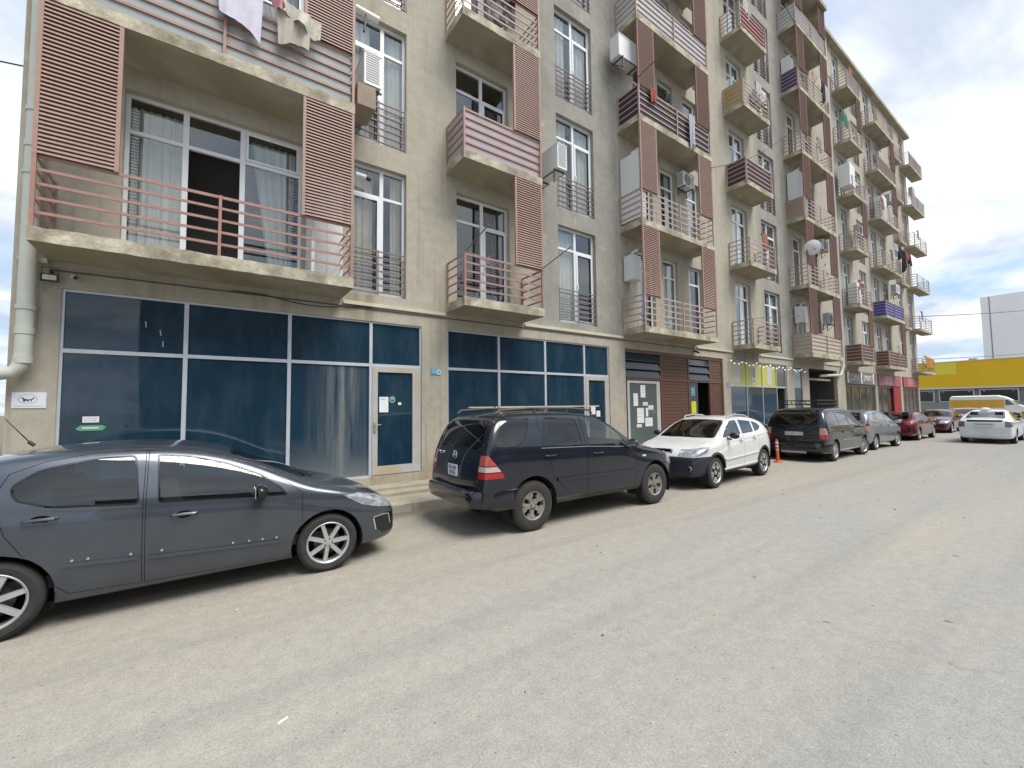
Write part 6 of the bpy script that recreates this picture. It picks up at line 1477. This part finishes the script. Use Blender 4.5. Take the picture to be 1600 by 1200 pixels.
for i, (x, w_, dr, c_, lb) in enumerate(((35.6, .5, .5, (.42, .42, .48), 'white garment on the far third floor laundry line'), (36.3, .8, .8, (.010, .010, .018), 'black jacket on the far third floor laundry line'), (37.3, .5, 1.4, (.012, .010, .02), 'long black trousers on the far third floor laundry line'),
     (38.0, .6, .5, (.35, .05, .06), 'red garment on the far third floor laundry line'), (38.8, .6, .6, (.02, .02, .02), 'dark garment at the right end of the far third floor laundry line'))):
    cloth('garment', ((x, YB - .45, 12.15 - .05 * i), (x + w_, YB - .5, 12.1 - .05 * i)), (dr, dr * .9), lb, mat('gd%d' % i, c_, .9, var=.2, vs=8), seed=i + 31, wav=.06)
cloth('throw', ((43.95, YF - .70, 5.40), (47.2, YF - .70, 5.25)), (.95, .8), 'orange brown rug over the lowest corner balcony', mat('orange_rug', (.38, .17, .03), .9, var=.4, vs=4), seed=41, wav=.08)
cloth('garment', ((5.0, YF - .70, 12.3), (5.9, YF - .70, 12.28)), (1.3, 1.2), 'black and white patterned throw behind the third floor narrow balcony railing', mat('check_cloth', (.03, .03, .035), .9, var=.9, vs=14, var2=(.35, .33, .35)), seed=44)
# poles for drying laundry and wires
def pole(p, q, r, label, name='drying_rod', m=M_GREY, cat='pole', sag=0, n=2):
    b = MB(); p, q = Vector(p), Vector(q); pts = [p.lerp(q, i / (n - 1)) - Vector((0, 0, sag * sin(pi * i / (n - 1)))) for i in range(n)]; b.tube(pts, r, seg=6); return tag(b.build(name, m), label, cat)
M_ROD = mat('rusty_rod', (.19, .13, .10), .7, var=.3, vs=8)
YB = YF - .87
pole((4.35, YB, 5.22), (4.35, YB - .95, 5.45), .013, 'iron rod sticking out from the left corner of the narrow first floor balcony', m=M_ROD)
pole((6.5, YB + .4, 5.15), (6.5, YB - 1.0, 5.45), .013, 'iron rod sticking out from the right end of the narrow first floor balcony', m=M_ROD)
pole((10.43, YB, 11.95), (10.43, YB - 1.1, 12.1), .018, 'iron rod jutting left off the third floor middle balcony', m=M_ROD)
pole((17.1, YB, 5.2), (19.6, YB - .7, 5.45), .013, 'thin rod across the first floor balcony by the cafe', m=M_ROD)
pole((8.0, 4.0, 12.4), (29, YF - .9, 19.2), .010, 'overhead wire slanting up past the narrow balconies', 'overhead_wire', M_BLACK, 'wire', .5, 14)
pole((14.3, YF - .9, 10.3), (20.2, YF - 1.2, 13.6), .010, 'overhead wire between the third floor balconies', 'overhead_wire', M_BLACK, 'wire', .3, 10)
pole((-40, 30, 18), (-2.33, YF + .2, 6.92), .012, 'dark wire reaching the left corner of the block from the left', 'overhead_wire', M_BLACK, 'wire', 1.2, 16)
pole((48, YF, 9.0), (150, -10, 32), .03, 'thin upper wire crossing the sky right of the block', 'overhead_wire', M_DGREY, 'wire', 4, 16)
pole((48, YF, 5.4), (150, -6, 18), .025, 'thin lower wire crossing above the yellow fascia', 'overhead_wire', M_DGREY, 'wire', 2, 16)
# folding laundry rack behind first floor railing at bay 2
b = MB(); 
for i in range(6): b.tube([(4.7 + i * .05, YF - .55, 5.35 - .02 * i), (6.0 + i * .05, YF - .55, 5.20 - .02 * i - .07 * i)], .005, seg=4)
b.tube([(4.8, YF - .5, 4.3), (5.2, YF - .5, 5.4)], .008, seg=5); b.tube([(6.0, YF - .5, 4.3), (5.4, YF - .5, 5.3)], .008, seg=5)
tag(b.build('drying_rack', M_GREY), 'thin wire drying rack on the narrow first floor balcony', 'drying rack')
# festoon lights on the cafe
def festoon():
    root = empty('string_lights', (16.6, YF - .05, 3.8)); tag(root, 'string of white bulbs along the top of the cafe front', 'lights')
    b = MB(); pts = []; R_ = random.Random(5); bulbs = []
    for i in range(73):
        u = i / 72; x = 7.3 * u; z = -.10 - .14 * abs(sin(u * pi * 6.5)) - .1 * u; pts.append((x, -.06 - .02 * sin(i), z))
        if i % 3 == 1: bulbs.append((x, -.06 - .02 * sin(i), z - .06))
    b.tube(pts, .006, seg=5); b.build('flex', M_BLACK, root)
    bm_ = MB().lathe([(0, -.035), (.022, -.028), (.032, -.005), (.024, .022), (.012, .035)], axis='z', seg=10).mesh('bulb', mat('bulb_white', (.75, .74, .68), .3, emit=(1, .93, .8), es=.35), smooth=True)
    cm = MB().lathe([(.013, .03), (.016, .03), (.016, .065), (0, .065)], axis='z', seg=8).mesh('socket', M_BLACK)
    for p in bulbs: o = inst('bulb', bm_, root, p); inst('socket', cm, o)
festoon()
# traffic delineator post
def cone():
    root = empty('delineator_post', (14.72, 6.2, 0)); tag(root, 'leaning orange delineator post with white bands behind the white crossover', 'bollard')
    root.rotation_euler = (0, radians(-4), 0)
    org = mat('orange_plastic', (.62, .09, .03), .5, var=.12, vs=6)
    b = MB(); b.lathe([(0, .0), (.13, .0), (.13, .025), (.06, .045), (.045, .09), (.04, .70), (.028, .73), (.0, .735)], axis='z', seg=18); b.build('post', org, root, smooth=True)
    for z in (.40, .52, .63): MB().lathe([(.0405, z - .028), (.0425, z - .028), (.0425, z + .028), (.0405, z + .028)], axis='z', seg=18).build('reflective_band', M_PLATE, root, smooth=True)
cone()
# litter
R_ = random.Random(2)
o = MB().prism([(0, 0), (.065, .006), (.07, .022), (.008, .02)], 0, .002, 0, 'z').build('paper_scrap', M_PAPER, loc=(.35, 2.92, .002)); o.rotation_euler.z = .4; tag(o, 'white paper scrap lying on the road in the left foreground', 'litter')
b = MB()
for i in range(70):
    x, y = R_.uniform(-1, 26), R_.uniform(1.2, 7.2); s_ = R_.uniform(.006, .017); a = R_.uniform(0, 6)
    pts = [(x + s_ * R_.uniform(.6, 1.1) * cos(a + k * 1.05), y + s_ * R_.uniform(.6, 1.1) * sin(a + k * 1.05)) for k in range(6)]; b.prism(pts, .001, s_ * .8, i % 3 == 0, 'z')
tag(b.build('gravel', [mat('pebble_grey', (.2, .19, .17), .9), mat('pebble_pale', (.45, .43, .38), .9)]), kind='stuff')
# plants on a balcony

# clutter on the far balconies
R_ = random.Random(21)
fl = ['first', 'second', 'third', 'fourth', 'fifth', 'sixth']; bn = {'b6': 'the narrow bay right of the drainpipe', 'b7': 'the wide far bay', 'b9': 'the corner bay', 'b4': 'the narrow bay over the cafe', 'b5': 'the bay left of the drainpipe'}
for (bb, k, dx, kind) in (('b6', 1, .3, 'c'), ('b6', 3, 1.2, 'b'), ('b7', 0, 2.4, 'c'), ('b7', 2, 2.0, 'c'), ('b7', 3, .6, 'c'), ('b7', 4, 2.2, 'b'), ('b9', 1, .8, 'c'), ('b9', 3, 1.2, 'c'), ('b9', 4, 2.0, 'b'), ('b4', 1, 1.2, 'c'), ('b4', 4, .4, 'c'), ('b5', 3, 2.2, 'c'), ('b5', 1, 2.4, 'c'), ('b6', 5, .7, 'c'), ('b4', 3, 1.3, 'c')):
    x0, x1, dd = BAYS[bb]; z = slabz[k] + TH
    if kind == 'c':
        col = R_.choice([(.45, .43, .42), (.3, .12, .1), (.12, .14, .2), (.4, .36, .28), (.2, .24, .22)]); cn = {(.45, .43, .42): 'pale grey', (.3, .12, .1): 'brick red', (.12, .14, .2): 'slate blue', (.4, .36, .28): 'sand coloured', (.2, .24, .22): 'dull green'}[col]
        cloth('garment', ((x0 + dx, YF - dd + .1, z + 1.45), (x0 + dx + .5, YF - dd + .1, z + 1.43)), (.6, .7), '%s cloth drying on the %s balcony of %s' % (cn, fl[k], bn[bb]), mat('drying_' + cn.replace(' ', '_'), col, .9, var=.2, vs=8), seed=R_.randint(1, 99))
    else: ac(x0 + dx, YF - .08, z + 1.6, 0, 'small air conditioner inside the %s floor balcony of %s' % (fl[k], bn[bb]), .9)
